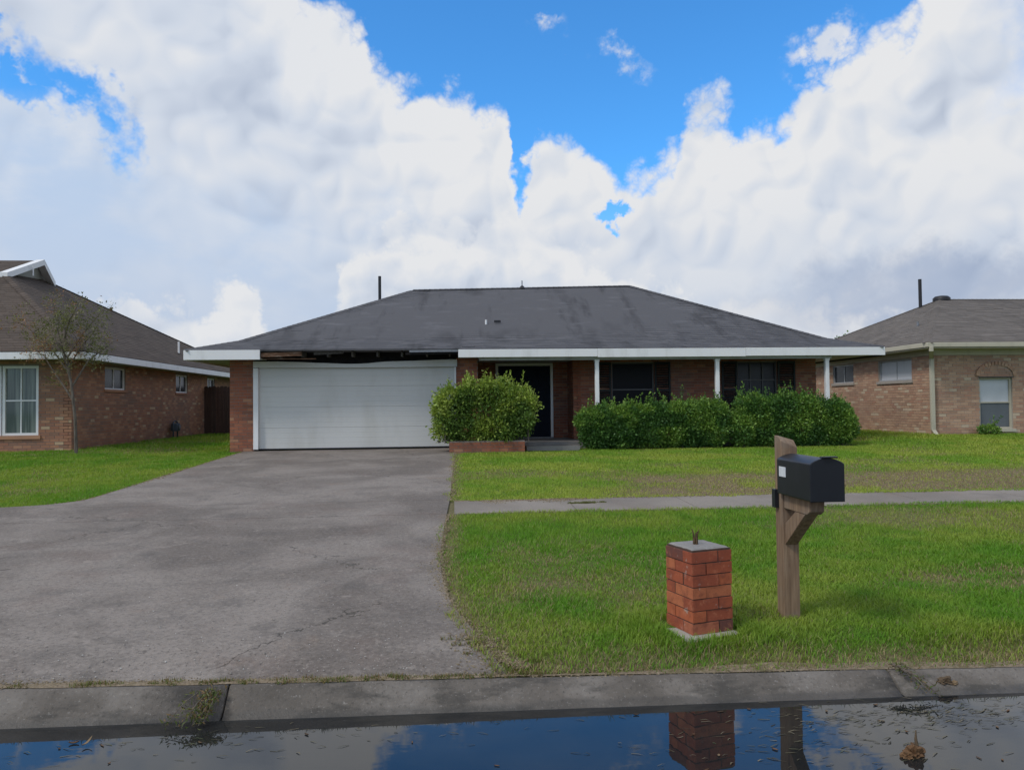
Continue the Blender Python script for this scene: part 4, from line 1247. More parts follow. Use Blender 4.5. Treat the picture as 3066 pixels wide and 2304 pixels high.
rake(Vector(G1) + Vector((0, -0.25, -0.06)), GP); rake(GP, Vector(G2) + Vector((0.02, 0.1, -0.05)))
MB().obox((-12.40, 23.55, 5.58), (0, 0.04, 0), (0.02, 0, 0), (0, 0, 0.30)).build('gablet_batten', M['white'], lh)
MB().box(-26, LX, 18.71, 18.75, 2.80, 2.965).build('fascia_board', M['white'], lh)
MB().box(LX, LX + 0.04, 18.71, 35.0, 2.80, 2.965).build('fascia_board', M['white'], lh)
MB().box(-26, LX, 18.76, 19.45, 2.82, 2.84).build('soffit', M['soffit'], lh)
MB().box(-9.29, LX, 19.46, 35.0, 2.82, 2.84).build('soffit', M['soffit'], lh)
window(lh, (-24.0, 19.45), (1, 0), 12.20, 13.05, 0.99, 2.68, M['glass_pale'], M['white'], 2, 2, 0.03, 0.06, True)
window(lh, (-24.0, 19.45), (1, 0), 13.08, 13.92, 0.99, 2.68, M['glass_pale'], M['white'], 2, 2, 0.03, 0.06, True)
MB().box(-11.86, -10.02, 19.40, 19.449, 0.90, 0.985).build('sill', M['brick_left'], lh)
window(lh, (-9.30, 19.45), (0, 1), 1.75, 3.05, 2.14, 2.74, M['glass_grey'], M['white'], 2, 1, 0.06, 0.04, True, 0.07, M['brick_left'])
window(lh, (-9.30, 19.45), (0, 1), 7.0, 8.15, 2.14, 2.74, M['glass_grey'], M['white'], 2, 1, 0.06, 0.04, True, 0.07, M['brick_left'])
window(lh, (-9.30, 19.45), (0, 1), 10.3, 11.2, 2.2, 2.74, M['glass_grey'], M['white'], 2, 1, 0.06, 0.04, True, 0.07, M['brick_left'])
MB().tube([(-9.6, 27.6, 3.3), (-9.6, 27.6, 3.95)], 0.035, 8).build('vent_pipe', M['white'], lh)
MB().tube([(-11.9, 27.6, 4.3), (-11.9, 27.6, 5.15)], 0.05, 8).build('vent_pipe', M['rust'], lh)

# gas meter on its wall
gm = thing('gas_meter', 'small blue-grey gas meter on a riser against the brown brick side wall', 'gas meter', (-9.13, 25.9, 0.6))
MB().tube([(-9.13, 25.75, 0.55), (-9.13, 25.75, 1.16), (-9.13, 25.9, 1.20), (-9.13, 26.1, 1.16), (-9.13, 26.15, 0.55)], 0.025, 8).build('riser', M['meter'], gm, True)
MB().box(-9.22, -9.02, 25.78, 26.10, 0.86, 1.12).build('meter_body', M['meter'], gm, bevel=0.03)
MB().tube([(-9.01, 25.94, 1.0), (-8.98, 25.94, 1.0)], 0.07, 14).build('dial', M['galv'], gm)

# wooden fence between the two houses
fence = thing('wooden_fence', 'dark reddish wooden privacy fence closing the gap between the two houses', 'fence', (-7.4, 29.3, 0.6))
x = -9.26; k = 0
while x < -5.55:
    h = 1.80 + random.uniform(-0.02, 0.03)
    MB().prism([(x, 29.30, 0.50), (x + 0.135, 29.30, 0.50), (x + 0.135, 29.30, 0.62 + h - 0.03), (x + 0.11, 29.30, 0.62 + h), (x + 0.025, 29.30, 0.62 + h), (x, 29.30, 0.62 + h - 0.03)], (0, -0.018, 0)).build('picket', M['fence'], fence)
    x += 0.142; k += 1
for z in (0.85, 1.5, 2.15):
    MB().box(-9.27, -5.5, 29.301, 29.34, z, z + 0.09).build('rail', M['fence'], fence)
for xx in (-9.2, -7.3, -5.65):
    MB().box(xx, xx + 0.09, 29.341, 29.43, 0.5, 2.3).build('post', M['fence'], fence)

# ================================================================== neighbour on the right
rh = thing('brick_house', 'pale pinkish tan brick house with cream gutters and an arched window', 'house', (16, 24, 0.65))
rb = [285]
WX = 13.05
brick_wall(rh, (WX + 0.003, 20.0), (1, 0), 9.0, 0.55, 2.90, [(1.40, 2.36, 0.80, 2.21)], M['brick_right'], M['mortar_light'], rb, span=(-0.5, 5.5))
brick_wall(rh, (WX, 29.0), (0, -1), 9.0, 0.55, 2.90, [(3.62, 4.98, 2.21, 2.80), (6.44, 8.16, 2.19, 2.80)], M['brick_right'], M['mortar_light'], rb)
MB().box(WX + 0.2, 22, 28.8, 29.0, 0.55, 2.9).build('wall', M['brick_right'], rh)
EX = 12.62
rroof = hip_roof(rh, EX, 26.0, 19.42, 29.4, 3.16, 0, 0, 16.32, 21.5, 24.4, 4.98, 4.98, M['shingle_right'], 'FL', 41)
MB().box(EX, 26, 19.38, 19.42, 3.02, 3.145).build('gutter', M['cream'], rh, bevel=0.01)
MB().box(EX - 0.04, EX, 19.38, 29.4, 3.02, 3.145).build('gutter', M['cream'], rh, bevel=0.01)
MB().box(EX, 26, 19.43, 19.99, 2.99, 3.015).build('soffit', M['cream'], rh)
MB().box(EX, WX - 0.01, 20.0, 29.4, 2.99, 3.015).build('soffit', M['cream'], rh)
MB().box(WX - 0.03, 22, 19.96, 19.99, 2.84, 2.99).build('frieze_board', M['cream'], rh)
MB().box(WX - 0.03, WX - 0.012, 20.0, 29.0, 2.84, 2.99).build('frieze_board', M['cream'], rh)
w = window(rh, (WX, 20.0), (1, 0), 1.40, 2.36, 0.80, 2.21, [M['screen'], M['blind']], M['cream'], 1, 2, 0.07, 0.05, True, 0.08, M['cream'], mid=1.53)
window(rh, (WX, 29.0), (0, -1), 3.62, 4.98, 2.21, 2.80, M['glass_grey'], M['alu'], 2, 1, 0.06, 0.03, True, 0.08, M['mortar_light'])
window(rh, (WX, 29.0), (0, -1), 6.44, 8.16, 2.19, 2.80, [M['blind']] * 3, M['alu'], 2, 1, 0.08, 0.03, True, 0.08, M['mortar_light'])
# arched brick panel above the front window
ac = Vector((WX + 1.88, 19.985, 2.235)); 
MB().prism([(ac.x - 0.50, 19.992, 2.22)] + [(ac.x - 0.5 * math.cos(t * math.pi / 14), 19.992, 2.27 + 0.29 * math.sin(t * math.pi / 14)) for t in range(15)] + [(ac.x + 0.5, 19.992, 2.22)], (0, -0.012, 0)).build('arch_panel', M['mortar_light'], rh)
for t in range(17):
    a = (t + 0.5) * math.pi / 17
    cxx, czz = ac.x - 0.54 * math.cos(a), 2.27 + 0.335 * math.sin(a)
    o = bpy.data.objects.new('brick', unit_brick(M['brick_right']))
    o.location = Vector((cxx, 19.969, czz)) - ORG[rh.name]
    o.rotation_euler = (0, a - math.pi / 2, 0)
    o.scale = (0.076, 0.05, 0.10)
    link(o, rh)
lint = MB().box(ac.x - 0.50, ac.x + 0.50, 19.955, 19.9925, 2.205, 2.235).build('lintel', M['rafter'], rh)
j = MB()
for rrow in range(4):
    z = 2.242 + rrow * 0.076
    half = 0.47 * math.sqrt(max(0, 1 - (max(0, z + 0.04 - 2.27) / 0.29) ** 2))
    x = -half
    while x < half - 0.03:
        x1 = min(x + (0.203 if (rrow % 2 == 0 or x > -half) else 0.10), half)
        j.box(ac.x + x, ac.x + x1, 19.970, 19.99, z, z + 0.0655); x = x1 + 0.0105
jj = j.build('bricks', M['brick_right'], rh); jj['kind'] = 'stuff'
# down pipe at the corner
dp = MB()
dp.obox((EX + 0.02, 19.34, 2.90), (0.09, 0, 0), (0, 0.07, 0), (0, 0, 0.13))
dp.obox((EX + 0.02, 19.34, 2.905), (0.09, 0, 0), (0, 0.07, -0.01), (0.36, 0.555, -0.17))
dp.obox((EX + 0.38, 19.90, 0.80), (0.11, 0, 0), (0, 0.075, 0), (0, 0, 1.955))
dp.obox((EX + 0.38, 19.90, 0.80), (0.11, 0, 0), (0, 0.075, 0.02), (0.0, -0.14, -0.13))
dp.build('downpipe', M['cream'], rh, bevel=0.008)
MB().tube([(15.86, 24.75, 4.3), (15.86, 24.75, 5.72)], 0.055, 12).build('flue_pipe', M['pipe'], rh)
MB().tube([(16.45, 24.5, 4.86), (16.45, 24.5, 5.04), (16.45, 24.5, 5.10), (16.45, 24.5, 5.12)], [0.27, 0.27, 0.20, 0.08], 16).build('ridge_vent', M['pipe'], rh, True)
MB().tube([(14.0, 22.0, 3.5), (14.0, 22.0, 3.98)], 0.035, 8).build('vent_pipe', M['galv'], rh)
MB().tube([(12.95, 27.0, 3.2), (12.95, 27.0, 3.72)], 0.045, 8).build('vent_pipe', M['galv'], rh)

# ================================================================== brick pier by the kerb
pz = 0.165
ca, sa = math.cos(PIER_A), math.sin(PIER_A)
def PW(u, v, z):
    return Vector((PIER_O[0] + u * ca - v * sa, PIER_O[1] + u * sa + v * ca, z))
pier = thing('brick_pier', 'short leaning-free stump of orange-red brick pier with concrete top beside the mailbox', 'brick pier', tuple(PW(0.16, 0.16, pz)))
pier['label'] = 'short orange-red brick pier with a flat cement top on the lawn beside the mailbox'
def pbox(u0, u1, v0, v1, z0, z1):
    return MB().obox(PW(u0, v0, z0), PW(u1, v0, z0) - PW(u0, v0, z0), PW(u0, v1, z0) - PW(u0, v0, z0), (0, 0, z1 - z0))
S = 0.294
core = pbox(0.006, S - 0.006, 0.006, S - 0.006, pz, pz + 0.522).build('mortar_core', M['mortar_dark'], pier)
rb_ = random.Random(12)
BH, J = 0.0665, 0.0065
pads = MB()
bm_brick = {}
def pier_brick(u0, u1, v0, v1, z0):
    cu, cv = (u0 + u1) / 2, (v0 + v1) / 2
    key = 'pier'
    if key not in bm_brick:
        bmx = bmesh.new(); bmesh.ops.create_cube(bmx, size=1.0)
        me = bpy.data.meshes.new('brick'); bmx.to_mesh(me); bmx.free(); me.materials.append(M['brick_pier']); bm_brick[key] = me
    o = bpy.data.objects.new('brick', bm_brick[key])
    o.location = PW(cu + rb_.uniform(-0.0035, 0.0035), cv + rb_.uniform(-0.0035, 0.0035), z0 + BH / 2) - ORG[pier.name]
    o.rotation_euler = (rb_.uniform(-0.006, 0.006), rb_.uniform(-0.008, 0.008), PIER_A + rb_.uniform(-0.014, 0.014))
    o.scale = (u1 - u0, v1 - v0, BH + rb_.uniform(-0.002, 0.001))
    link(o, pier)
    md = o.modifiers.new('bevel', 'BEVEL'); md.width = rb_.uniform(0.003, 0.008); md.segments = 2
    return o
L_, W_ = 0.1905, 0.097
for c in range(7):
    z0 = pz + 0.006 + c * (BH + J)
    if c % 2 == 0:
        q = [(0, L_, 0, W_), (S - W_, S, 0, L_), (S - L_, S, S - W_, S), (0, W_, S - L_, S)]
    else:
        q = [(S - L_, S, 0, W_), (S - W_, S, S - L_, S), (0, L_, S - W_, S), (0, W_, 0, L_)]
    for (a, b, d, e) in q:
        pier_brick(a, b, d, e, z0)
zt = pz + 0.006 + 7 * (BH + J)
top = MB()
nseg = 8
ring = []
for k in range(4 * nseg):
    s, f = divmod(k, nseg); f = f / nseg
    u, v = [(f, 0), (1, f), (1 - f, 1), (0, 1 - f)][s]
    inset = 0.008 + 0.012 * rb_.random()
    ring.append((inset + (S - 2 * inset) * u, inset + (S - 2 * inset) * v))
top.v = [PW(u, v, zt - 0.012) for u, v in ring] + [PW(u, v, zt + 0.004) for u, v in ring] + [PW(S / 2 + (u - S / 2) * 0.9, S / 2 + (v - S / 2) * 0.9, zt + 0.014) for u, v in ring]
n = len(ring)
top.f = [(i, (i + 1) % n, n + (i + 1) % n, n + i) for i in range(n)] + [(n + i, n + (i + 1) % n, 2 * n + (i + 1) % n, 2 * n + i) for i in range(n)] + [tuple(range(2 * n, 3 * n))]
top.build('cement_cap', M['cap'], pier)
# broken anchor iron standing in the cap
ir = MB()
c0 = PW(0.13, 0.15, zt)
for k in range(5):
    a = k * 1.2566
    p = c0 + Vector((math.cos(a) * 0.012, math.sin(a) * 0.010, 0))
    h = (0.105, 0.085, 0.112, 0.075, 0.098)[k]
    ir.tube([p - Vector((0, 0, 0.01)), p + Vector((0, 0, h * 0.7)), p + Vector((math.cos(a) * 0.012, math.sin(a) * 0.008, h))], [0.0055, 0.005, 0.0025], 6)
ir.build('anchor_iron', M['rust'], pier)
pbox(-0.075, 0.315, -0.06, 0.33, pz - 0.13, pz + 0.004).build('footing', M['pad'], pier, bevel=0.012)

# ================================================================== mailbox on its wooden post
mz = Z(2.21, 4.95)
mail = thing('mailbox', 'black mailbox with a white sticker on a weathered wooden post with a diagonal brace', 'mailbox', (2.21, 4.95, mz))
px0, px1, py0, py1 = 2.155, 2.266, 4.905, 5.012
MB().add([(px0, py0, mz - 0.1), (px1, py0, mz - 0.1), (px1, py1, mz - 0.1), (px0, py1, mz - 0.1),
          (px0, py0, 1.345), (px1, py0, 1.30), (px1, py1, 1.345), (px0, py1, 1.378), (px0, py0 + 0.05, 1.378), (px1, py0 + 0.05, 1.345)],
         [(3, 2, 1, 0), (0, 1, 5, 4), (4, 5, 9, 8), (8, 9, 6, 7), (1, 2, 6, 9, 5), (2, 3, 7, 6), (3, 0, 4, 8, 7)]).build('post', M['wood'], mail, bevel=0.006)
ax0, ax1 = 2.166, 2.260
MB().prism([(ax0, py0 - 0.001, 1.0), (ax0, 4.545, 1.0), (ax0, 4.53, 0.985), (ax0, 4.54, 0.925), (ax0, 4.575, 0.902), (ax0, py0 - 0.001, 0.902)], (ax1 - ax0, 0, 0)).build('arm', M['wood'], mail, bevel=0.005)
MB().prism([(ax0 + 0.004, 4.605, 0.901), (ax0 + 0.004, 4.745, 0.901), (ax0 + 0.004, py0 - 0.001, 0.80), (ax0 + 0.004, py0 - 0.001, 0.66)], (ax1 - ax0 - 0.008, 0, 0)).build('brace', M['wood'], mail, bevel=0.005)
MB().box(px0 - 0.028, px0 - 0.002, 4.95, 5.0, 0.90, 1.02).build('flag_bracket', M['blackmetal'], mail)
bx0, bx1, by0, by1 = 2.122, 2.328, 4.42, 4.902
def arch_prof(x0, x1, z0, zs, rise, y, n=12):
    p = [(x0, y, z0)]
    for k in range(n + 1):
        t = k / n
        p.append((x0 + (x1 - x0) * t, y, zs + rise * math.sin(math.pi * t) ** 0.8))
    p.append((x1, y, z0))
    return p[::-1]
bodyp = arch_prof(bx0, bx1, 1.002, 1.226, 0.034, by0 + 0.012)
body = MB().prism(bodyp, (0, by1 - by0 - 0.012, 0)).build('box', M['blackmetal'], mail, bevel=0.006)
doorp = arch_prof(bx0 - 0.004, bx1 + 0.004, 1.0, 1.226, 0.037, by0)
door = MB().prism(doorp, (0, 0.0115, 0)).build('box_door', M['blackmetal'], mail, bevel=0.004)
MB().box(2.185, 2.285, by0 - 0.018, by0 + 0.02, 1.262, 1.272).build('door_latch', M['blackmetal'], door, bevel=0.004)
MB().box(bx0 - 0.0035, bx0 - 0.0008, 4.765, 4.86, 1.118, 1.182).build('sticker', M['sticker'], mail)
MB().box(bx0 + 0.01, bx1 - 0.01, 4.45, by1 - 0.01, 0.9995, 1.0018).build('floor_plate', M['blackmetal'], mail)

# ================================================================== shrubs
def leaf_cloud(name, clumps, n, size, cols, parent, seed, jitter=0.12, inner=0.5, up=0.35, asp=0.5, shoots=0, zmin=None, mat='leaf'):
    """small folded leaves spread through the outer part of overlapping clumps"""
    r = np.random.default_rng(seed)
    cl = np.array(clumps, float)
    w = cl[:, 3] * cl[:, 5] + cl[:, 3] * cl[:, 4]; w /= w.sum()
    k = r.choice(len(cl), n, p=w)
    d = r.normal(size=(n, 3)); d /= np.linalg.norm(d, axis=1)[:, None]
    rad = 1 - inner * r.random(n) ** 1.6 + jitter * r.normal(size=n) * 0.5
    P = cl[k, :3] + d * cl[k, 3:6] * rad[:, None]
    # drop leaves buried deep in another clump
    deep = np.zeros(n)
    for c in cl:
        q = np.linalg.norm((P - c[:3]) / c[3:6], axis=1)
        deep += q < 0.5
    keep = deep == 0
    if zmin is not None:
        keep &= P[:, 2] > zmin
    P, d = P[keep], d[keep]
    if shoots:
        S_, D_ = [], []
        for _ in range(shoots):
            c = cl[r.integers(len(cl))]
            a = r.uniform(0, 6.283); q = r.uniform(0, 0.8)
            b = c[:3] + np.array([math.cos(a) * q * c[3], math.sin(a) * q * c[4], c[5] * math.sqrt(max(0.05, 1 - q * q)) * 0.95])
            L = r.uniform(0.08, 0.30) * (1.5 if r.random() < 0.15 else 1); t = np.array([r.normal() * 0.3, r.normal() * 0.3, 1]); t /= np.linalg.norm(t)
            for m in range(int(L / 0.014)):
                S_.append(b + t * L * m / (L / 0.014) + r.normal(size=3) * 0.008); D_.append(t + r.normal(size=3) * 0.8)
        P = np.concatenate([P, np.array(S_)]); D_ = np.array(D_); d = np.concatenate([d, D_ / np.linalg.norm(D_, axis=1)[:, None]])
    n = len(P)
    ax = d + r.normal(size=(n, 3)) * 0.75 + np.array([0, 0, up]); ax /= np.linalg.norm(ax, axis=1)[:, None]
    t = np.cross(ax, r.normal(size=(n, 3))); t /= np.linalg.norm(t, axis=1)[:, None]
    nn = np.cross(ax, t)
    L = size * r.uniform(0.35, 1.6, n)[:, None]; W = L * asp * r.uniform(0.7, 1.3, n)[:, None]
    V = np.stack([P, P + ax * L * 0.5 + t * W * 0.5 + nn * W * 0.16, P + ax * L, P + ax * L * 0.5 - t * W * 0.5 + nn * W * 0.16], 1).reshape(-1, 3)
    i = np.arange(n)[:, None, None] * 4
    Fq = (i + np.array([[0, 1, 2], [0, 2, 3]])[None]).reshape(-1, 3)
    cols = np.array(cols)
    patch = sst(fbm(P[:, 0] * 1.0 + P[:, 1] * 0.6, P[:, 2], 0.35, seed + 3), 0.35, 0.65)
    ci = np.clip((patch * 0.6 + 0.4 * r.random(n)) * len(cols), 0, len(cols) - 1).astype(int)
    C = cols[ci] * r.uniform(0.7, 1.3, n)[:, None]
    o = np_mesh(name, V, Fq, M[mat], np.repeat(C, 4, 0), parent)
    return o

def stems(parent, base, clumps, n, r0, seed, mat='bark', name='stem'):
    rr_ = random.Random(seed)
    for k in range(n):
        c = clumps[rr_.randrange(len(clumps))]
        b = Vector((c[0] + rr_.uniform(-0.1, 0.1), c[1] + rr_.uniform(-0.06, 0.06), base))
        e = Vector(c[:3]) + Vector((rr_.uniform(-0.5, 0.5) * c[3], rr_.uniform(-0.5, 0.5) * c[4], rr_.uniform(0.2, 0.8) * c[5]))
        m = b.lerp(e, 0.5) + Vector((rr_.uniform(-0.05, 0.05), rr_.uniform(-0.04, 0.04), 0))
        MB().tube([b, m, e], [r0, r0 * 0.7, r0 * 0.3], 6).build(name, M[mat], parent)

G_HEDGE = [(0.062, 0.140, 0.036), (0.090, 0.190, 0.042), (0.140, 0.255, 0.050), (0.205, 0.325, 0.060)]
G_BUSH = [(0.105, 0.180, 0.040), (0.155, 0.245, 0.048), (0.240, 0.330, 0.060), (0.320, 0.400, 0.080)]
def hedge_row(x0, x1, y0, y1, zb, ztop, seed, step=0.30):
    r = random.Random(seed); cl = []
    x = x0 + 0.25
    while x < x1 - 0.15:
        zt = ztop(x) + r.uniform(-0.04, 0.03)
        hh = (zt - zb)
        yc = (y0 + y1) / 2
        cl.append((x, yc + r.uniform(-0.06, 0.06), zb + hh * 0.70, 0.34 + r.uniform(-0.05, 0.06), (y1 - y0) / 2 + r.uniform(-0.03, 0.05), hh * 0.33))
        cl.append((x + r.uniform(-0.15, 0.15), yc - 0.03 + r.uniform(-0.05, 0.05), zb + hh * 0.34, 0.36, (y1 - y0) / 2 + r.uniform(-0.02, 0.06), hh * 0.36))
        x += step * r.uniform(0.8, 1.2)
    return cl
def shrub(name, label, cat, loc, clumps, n, size, cols, seed, base, group=None, nst=8, shoots=40, **kw):
    t = thing(name, label, cat, loc, group)
    leaf_cloud('foliage', clumps, n, size, cols, t, seed, shoots=shoots, **kw)
    stems(t, base, clumps, nst, 0.016, seed)
    return t
cl = hedge_row(3.07, 6.95, 18.12, 18.70, 0.54, lambda x: float(np.interp(x, [3.1, 3.5, 4.5, 5.6, 6.4, 6.95], [1.36, 1.52, 1.57, 1.62, 1.65, 1.52])), 5)
shrub('hedge', 'long dense green hedge in front of the shuttered window nearest the front door', 'hedge', (5.0, 18.4, 0.54), cl, 85000, 0.056, G_HEDGE, 51, 0.5, 'hedge along the porch', 22, 150, zmin=0.5)
cl = hedge_row(6.92, 9.35, 18.10, 18.70, 0.54, lambda x: float(np.interp(x, [6.9, 7.2, 8.2, 9.0, 9.35], [1.64, 1.73, 1.78, 1.73, 1.60])), 8)
shrub('hedge', 'tall dense green hedge in front of the shuttered window farther from the front door', 'hedge', (8.1, 18.4, 0.54), cl, 58000, 0.056, G_HEDGE, 52, 0.5, 'hedge along the porch', 16, 110, zmin=0.5)
cl = [(9.58, 18.4, 1.22, 0.34, 0.34, 0.42), (9.66, 18.38, 0.98, 0.37, 0.36, 0.40), (9.45, 18.4, 1.36, 0.26, 0.3, 0.28), (9.40, 18.4, 0.85, 0.3, 0.33, 0.34)]
shrub('rounded_shrub', 'rounded green shrub at the end of the hedge, under the corner column', 'shrub', (9.6, 18.4, 0.54), cl, 20000, 0.055, G_HEDGE, 53, 0.5, None, 5, 14, zmin=0.5)
rb2 = random.Random(3)
cl = [(0.72, 18.30, 1.42, 0.75, 0.40, 0.48), (0.02, 18.28, 1.32, 0.44, 0.38, 0.40), (1.38, 18.3, 1.48, 0.42, 0.38, 0.42), (-0.10, 18.3, 1.78, 0.27, 0.30, 0.24), (0.45, 18.3, 1.78, 0.34, 0.34, 0.28),
      (1.0, 18.3, 1.84, 0.42, 0.36, 0.30), (1.5, 18.28, 1.80, 0.36, 0.33, 0.24), (0.2, 18.25, 1.05, 0.46, 0.36, 0.32), (0.95, 18.2, 1.05, 0.5, 0.36, 0.30), (1.50, 18.3, 1.12, 0.34, 0.32, 0.28), (-0.18, 18.25, 1.0, 0.3, 0.32, 0.24)]
for k in range(26):
    a = rb2.uniform(0, 6.283)
    cl.append((0.72 + rb2.uniform(0.95, 1.15) * math.cos(a), 18.22 + rb2.uniform(-0.25, 0.15), 1.45 + rb2.uniform(0.45, 0.66) * math.sin(a), rb2.uniform(0.14, 0.26), rb2.uniform(0.15, 0.24), rb2.uniform(0.13, 0.22)))
shrub('round_bush', 'big loose yellow-green bush growing from the brick planter beside the garage door', 'bush', (0.75, 18.4, 0.73), cl, 46000, 0.062, G_BUSH, 54, 0.72, None, 18, 190, jitter=0.45, zmin=0.74)
cl = [(14.45, 19.70, 0.78, 0.26, 0.18, 0.15), (14.60, 19.72, 0.74, 0.2, 0.17, 0.12)]
shrub('small_shrub', 'small dark green shrub at the foot of the arched window', 'shrub', (14.5, 19.7, 0.66), cl, 1800, 0.05, G_HEDGE, 55, 0.6, None, 3, 6)

# thin tree in front of the left neighbour
tree = thing('thin_tree', 'thin sparse olive-leaved tree in front of the left house', 'tree', (-8.72, 18.45, 0.6))
tree['label'] = 'thin half-bare tree with sparse olive leaves in front of the brown brick house'
rt = random.Random(21)
tb = Vector((-8.72, 18.45, 0.52))
tips = []
trunk = MB()
trunk.tube([tb, tb + Vector((-0.03, 0, 0.9)), tb + Vector((-0.12, 0.0, 1.7)), tb + Vector((-0.30, 0.03, 2.4)), tb + Vector((-0.5, 0.05, 3.1))], [0.042, 0.035, 0.03, 0.021, 0.010], 8)
for (h, ang, L) in ((1.3, 2.6, 1.7), (1.6, 0.4, 1.5), (1.9, 3.3, 1.6), (2.1, 0.9, 1.2), (2.3, -0.4, 1.3), (2.5, 2.2, 1.1), (1.75, 4.6, 1.2), (2.75, 5.4, 0.9)):
    s = tb + Vector((-0.17 * (h / 2.0) ** 1.6, 0.02, h))
    e = s + Vector((math.cos(ang) * L * 0.62, math.sin(ang) * L * 0.32, L * 0.72))
    m = s.lerp(e, 0.5) + Vector((rt.uniform(-.1, .1), rt.uniform(-.05, .05), 0.08))
    trunk.tube([s, m, e], [0.024, 0.016, 0.006], 6)
    for q in range(5):
        b = s.lerp(e, rt.uniform(0.4, 1.0))
        t2 = b + Vector((rt.uniform(-.5, .5), rt.uniform(-.35, .35), rt.uniform(-.05, .55)))
        trunk.tube([b, b.lerp(t2, 0.5) + Vector((0, 0, 0.04)), t2], [0.008, 0.006, 0.003], 5)
        tips += [b, t2, b.lerp(t2, 0.5)]
trunk.build('trunk', M['bark'], tree)
cl = [(p.x, p.y, p.z, 0.20, 0.18, 0.17) for p in tips]
leaf_cloud('crown', cl, 12000, 0.046, [(0.13, 0.14, 0.05), (0.17, 0.17, 0.065), (0.22, 0.185, 0.085), (0.28, 0.14, 0.07)], tree, 61, jitter=0.5, inner=0.9, asp=0.4)

# distant tree crown showing between the roofs
ft = thing('distant_tree', 'distant green tree crown just showing between the two roofs', 'tree', (32.2, 62, 0.6))
MB().tube([(32.2, 62, 0.5), (32.3, 62, 3.5), (32.2, 62, 6)], [0.25, 0.18, 0.08], 8).build('trunk', M['bark'], ft)
cl = [(32.2 + random.uniform(-1.6, 1.6), 62 + random.uniform(-1.5, 1.5), 5.2 + random.uniform(-1.3, 1.2), 1.0, 1.0, 0.75) for _ in range(14)]
leaf_cloud('crown', cl, 7000, 0.22, G_HEDGE, ft, 62, jitter=0.4)

# ================================================================== small litter in and beside the water
def curled_leaf(name, label, p, L, W, ang, curl, mat, cat='leaf', group=None, tilt=0.0):
    V, Fq = [], []
    nl = 7
    for i in range(nl + 1):
        t = i / nl
        w = W * math.sin(math.pi * min(1, t * 0.93 + 0.05)) ** 0.8
        for s in (-1, 0, 1):
            V.append(Vector(((t - 0.5) * L, s * w / 2, curl * (2 * t - 1) ** 2 + abs(s) * W * 0.22 + tilt * t * L)))
    for i in range(nl):
        for s in range(2):
            a = i * 3 + s
            Fq.append((a, a + 1, a + 4, a + 3))
    b = len(V)
    V += [v + Vector((0, 0, -0.0012)) for v in V[:b]]
    Fq += [tuple(x + b for x in f[::-1]) for f in Fq]
    m = Matrix.Rotation(ang, 3, 'Z')
    mb = MB(); mb.v = [m @ v + Vector(p) for v in V]; mb.f = Fq
    o = mb.build(name, mat, None, True)
    return tag(o, label, cat, group)
wl = random.Random(9)
curled_leaf('dead_leaf', 'dark brown curled leaf lying flat on the water left of an upright one', (-1.83, 3.86, 0.003), 0.045, 0.018, 0.2, 0.006, M['deadleaf'], 'leaf')
curled_leaf('dead_leaf', 'dark brown narrow leaf tilted up out of the water', (-1.755, 3.83, 0.004), 0.055, 0.014, 1.1, 0.01, M['deadleaf'], 'leaf', tilt=0.4)
for k in range(34):
    x, y = wl.uniform(0.9, 3.6), wl.uniform(3.15, 3.95)
    if k < 12: x, y = wl.uniform(-2.3, 0.8), wl.uniform(3.2, 3.9)
    curled_leaf('floating_leaf', 'small dead leaf floating flat on the gutter water', (x, y, 0.002), wl.uniform(0.015, 0.04), wl.uniform(0.006, 0.014), wl.uniform(0, 6.28), wl.uniform(0, 0.004), M['deadleaf'], 'leaf', 'dead leaves floating on the water')

def scum_mat(name, label, x0, y0, n, seed, sx_, sy_):
    r = random.Random(seed); mb = MB()
    for _ in range(n):
        x, y = x0 + r.gauss(0, sx_), y0 + r.gauss(0, sy_)
        if y > 4.02: continue
        a = r.uniform(-0.6, 0.6) + (math.pi if r.random() < .5 else 0); L = r.uniform(0.02, 0.07); w = r.uniform(0.001, 0.003)
        d = Vector((math.cos(a), math.sin(a), 0)); s = Vector((-d.y, d.x, 0)) * w
        p = Vector((x, y, 0.0015)); m = p + d * L * 0.5 + Vector((0, 0, r.uniform(0, 0.006))); e = p + d * L + s * r.uniform(-4, 4)
        mb.add([p - s, p + s, m + s, m - s, e], [(0, 1, 2, 3), (3, 2, 4)])
    o = mb.build(name, M['strawbits'])
    o['kind'] = 'stuff'; o['label'] = label; o['category'] = 'debris'
    return o
M['strawbits'] = material('wet_plant_bits', lambda N, co: pbr(N, N.ramp(piece_random(N), [(0, (0.035, 0.032, 0.022)), (0.5, (0.085, 0.075, 0.04)), (0.85, (0.18, 0.15, 0.10)), (1, (0.06, 0.075, 0.03))]), 0.7, spec=0.3))
scum_mat('floating_straw', 'wet straw and twigs drifting on the water in front of the lawn', 2.45, 3.75, 420, 3, 0.45, 0.10)
scum_mat('floating_straw', 'thin bits of straw drifting in the mirrored shadow of the pier', 1.6, 3.45, 130, 4, 0.5, 0.16)
scum_mat('floating_straw', 'few twigs drifting by the driveway kerb', -1.0, 3.82, 90, 5, 0.7, 0.09)

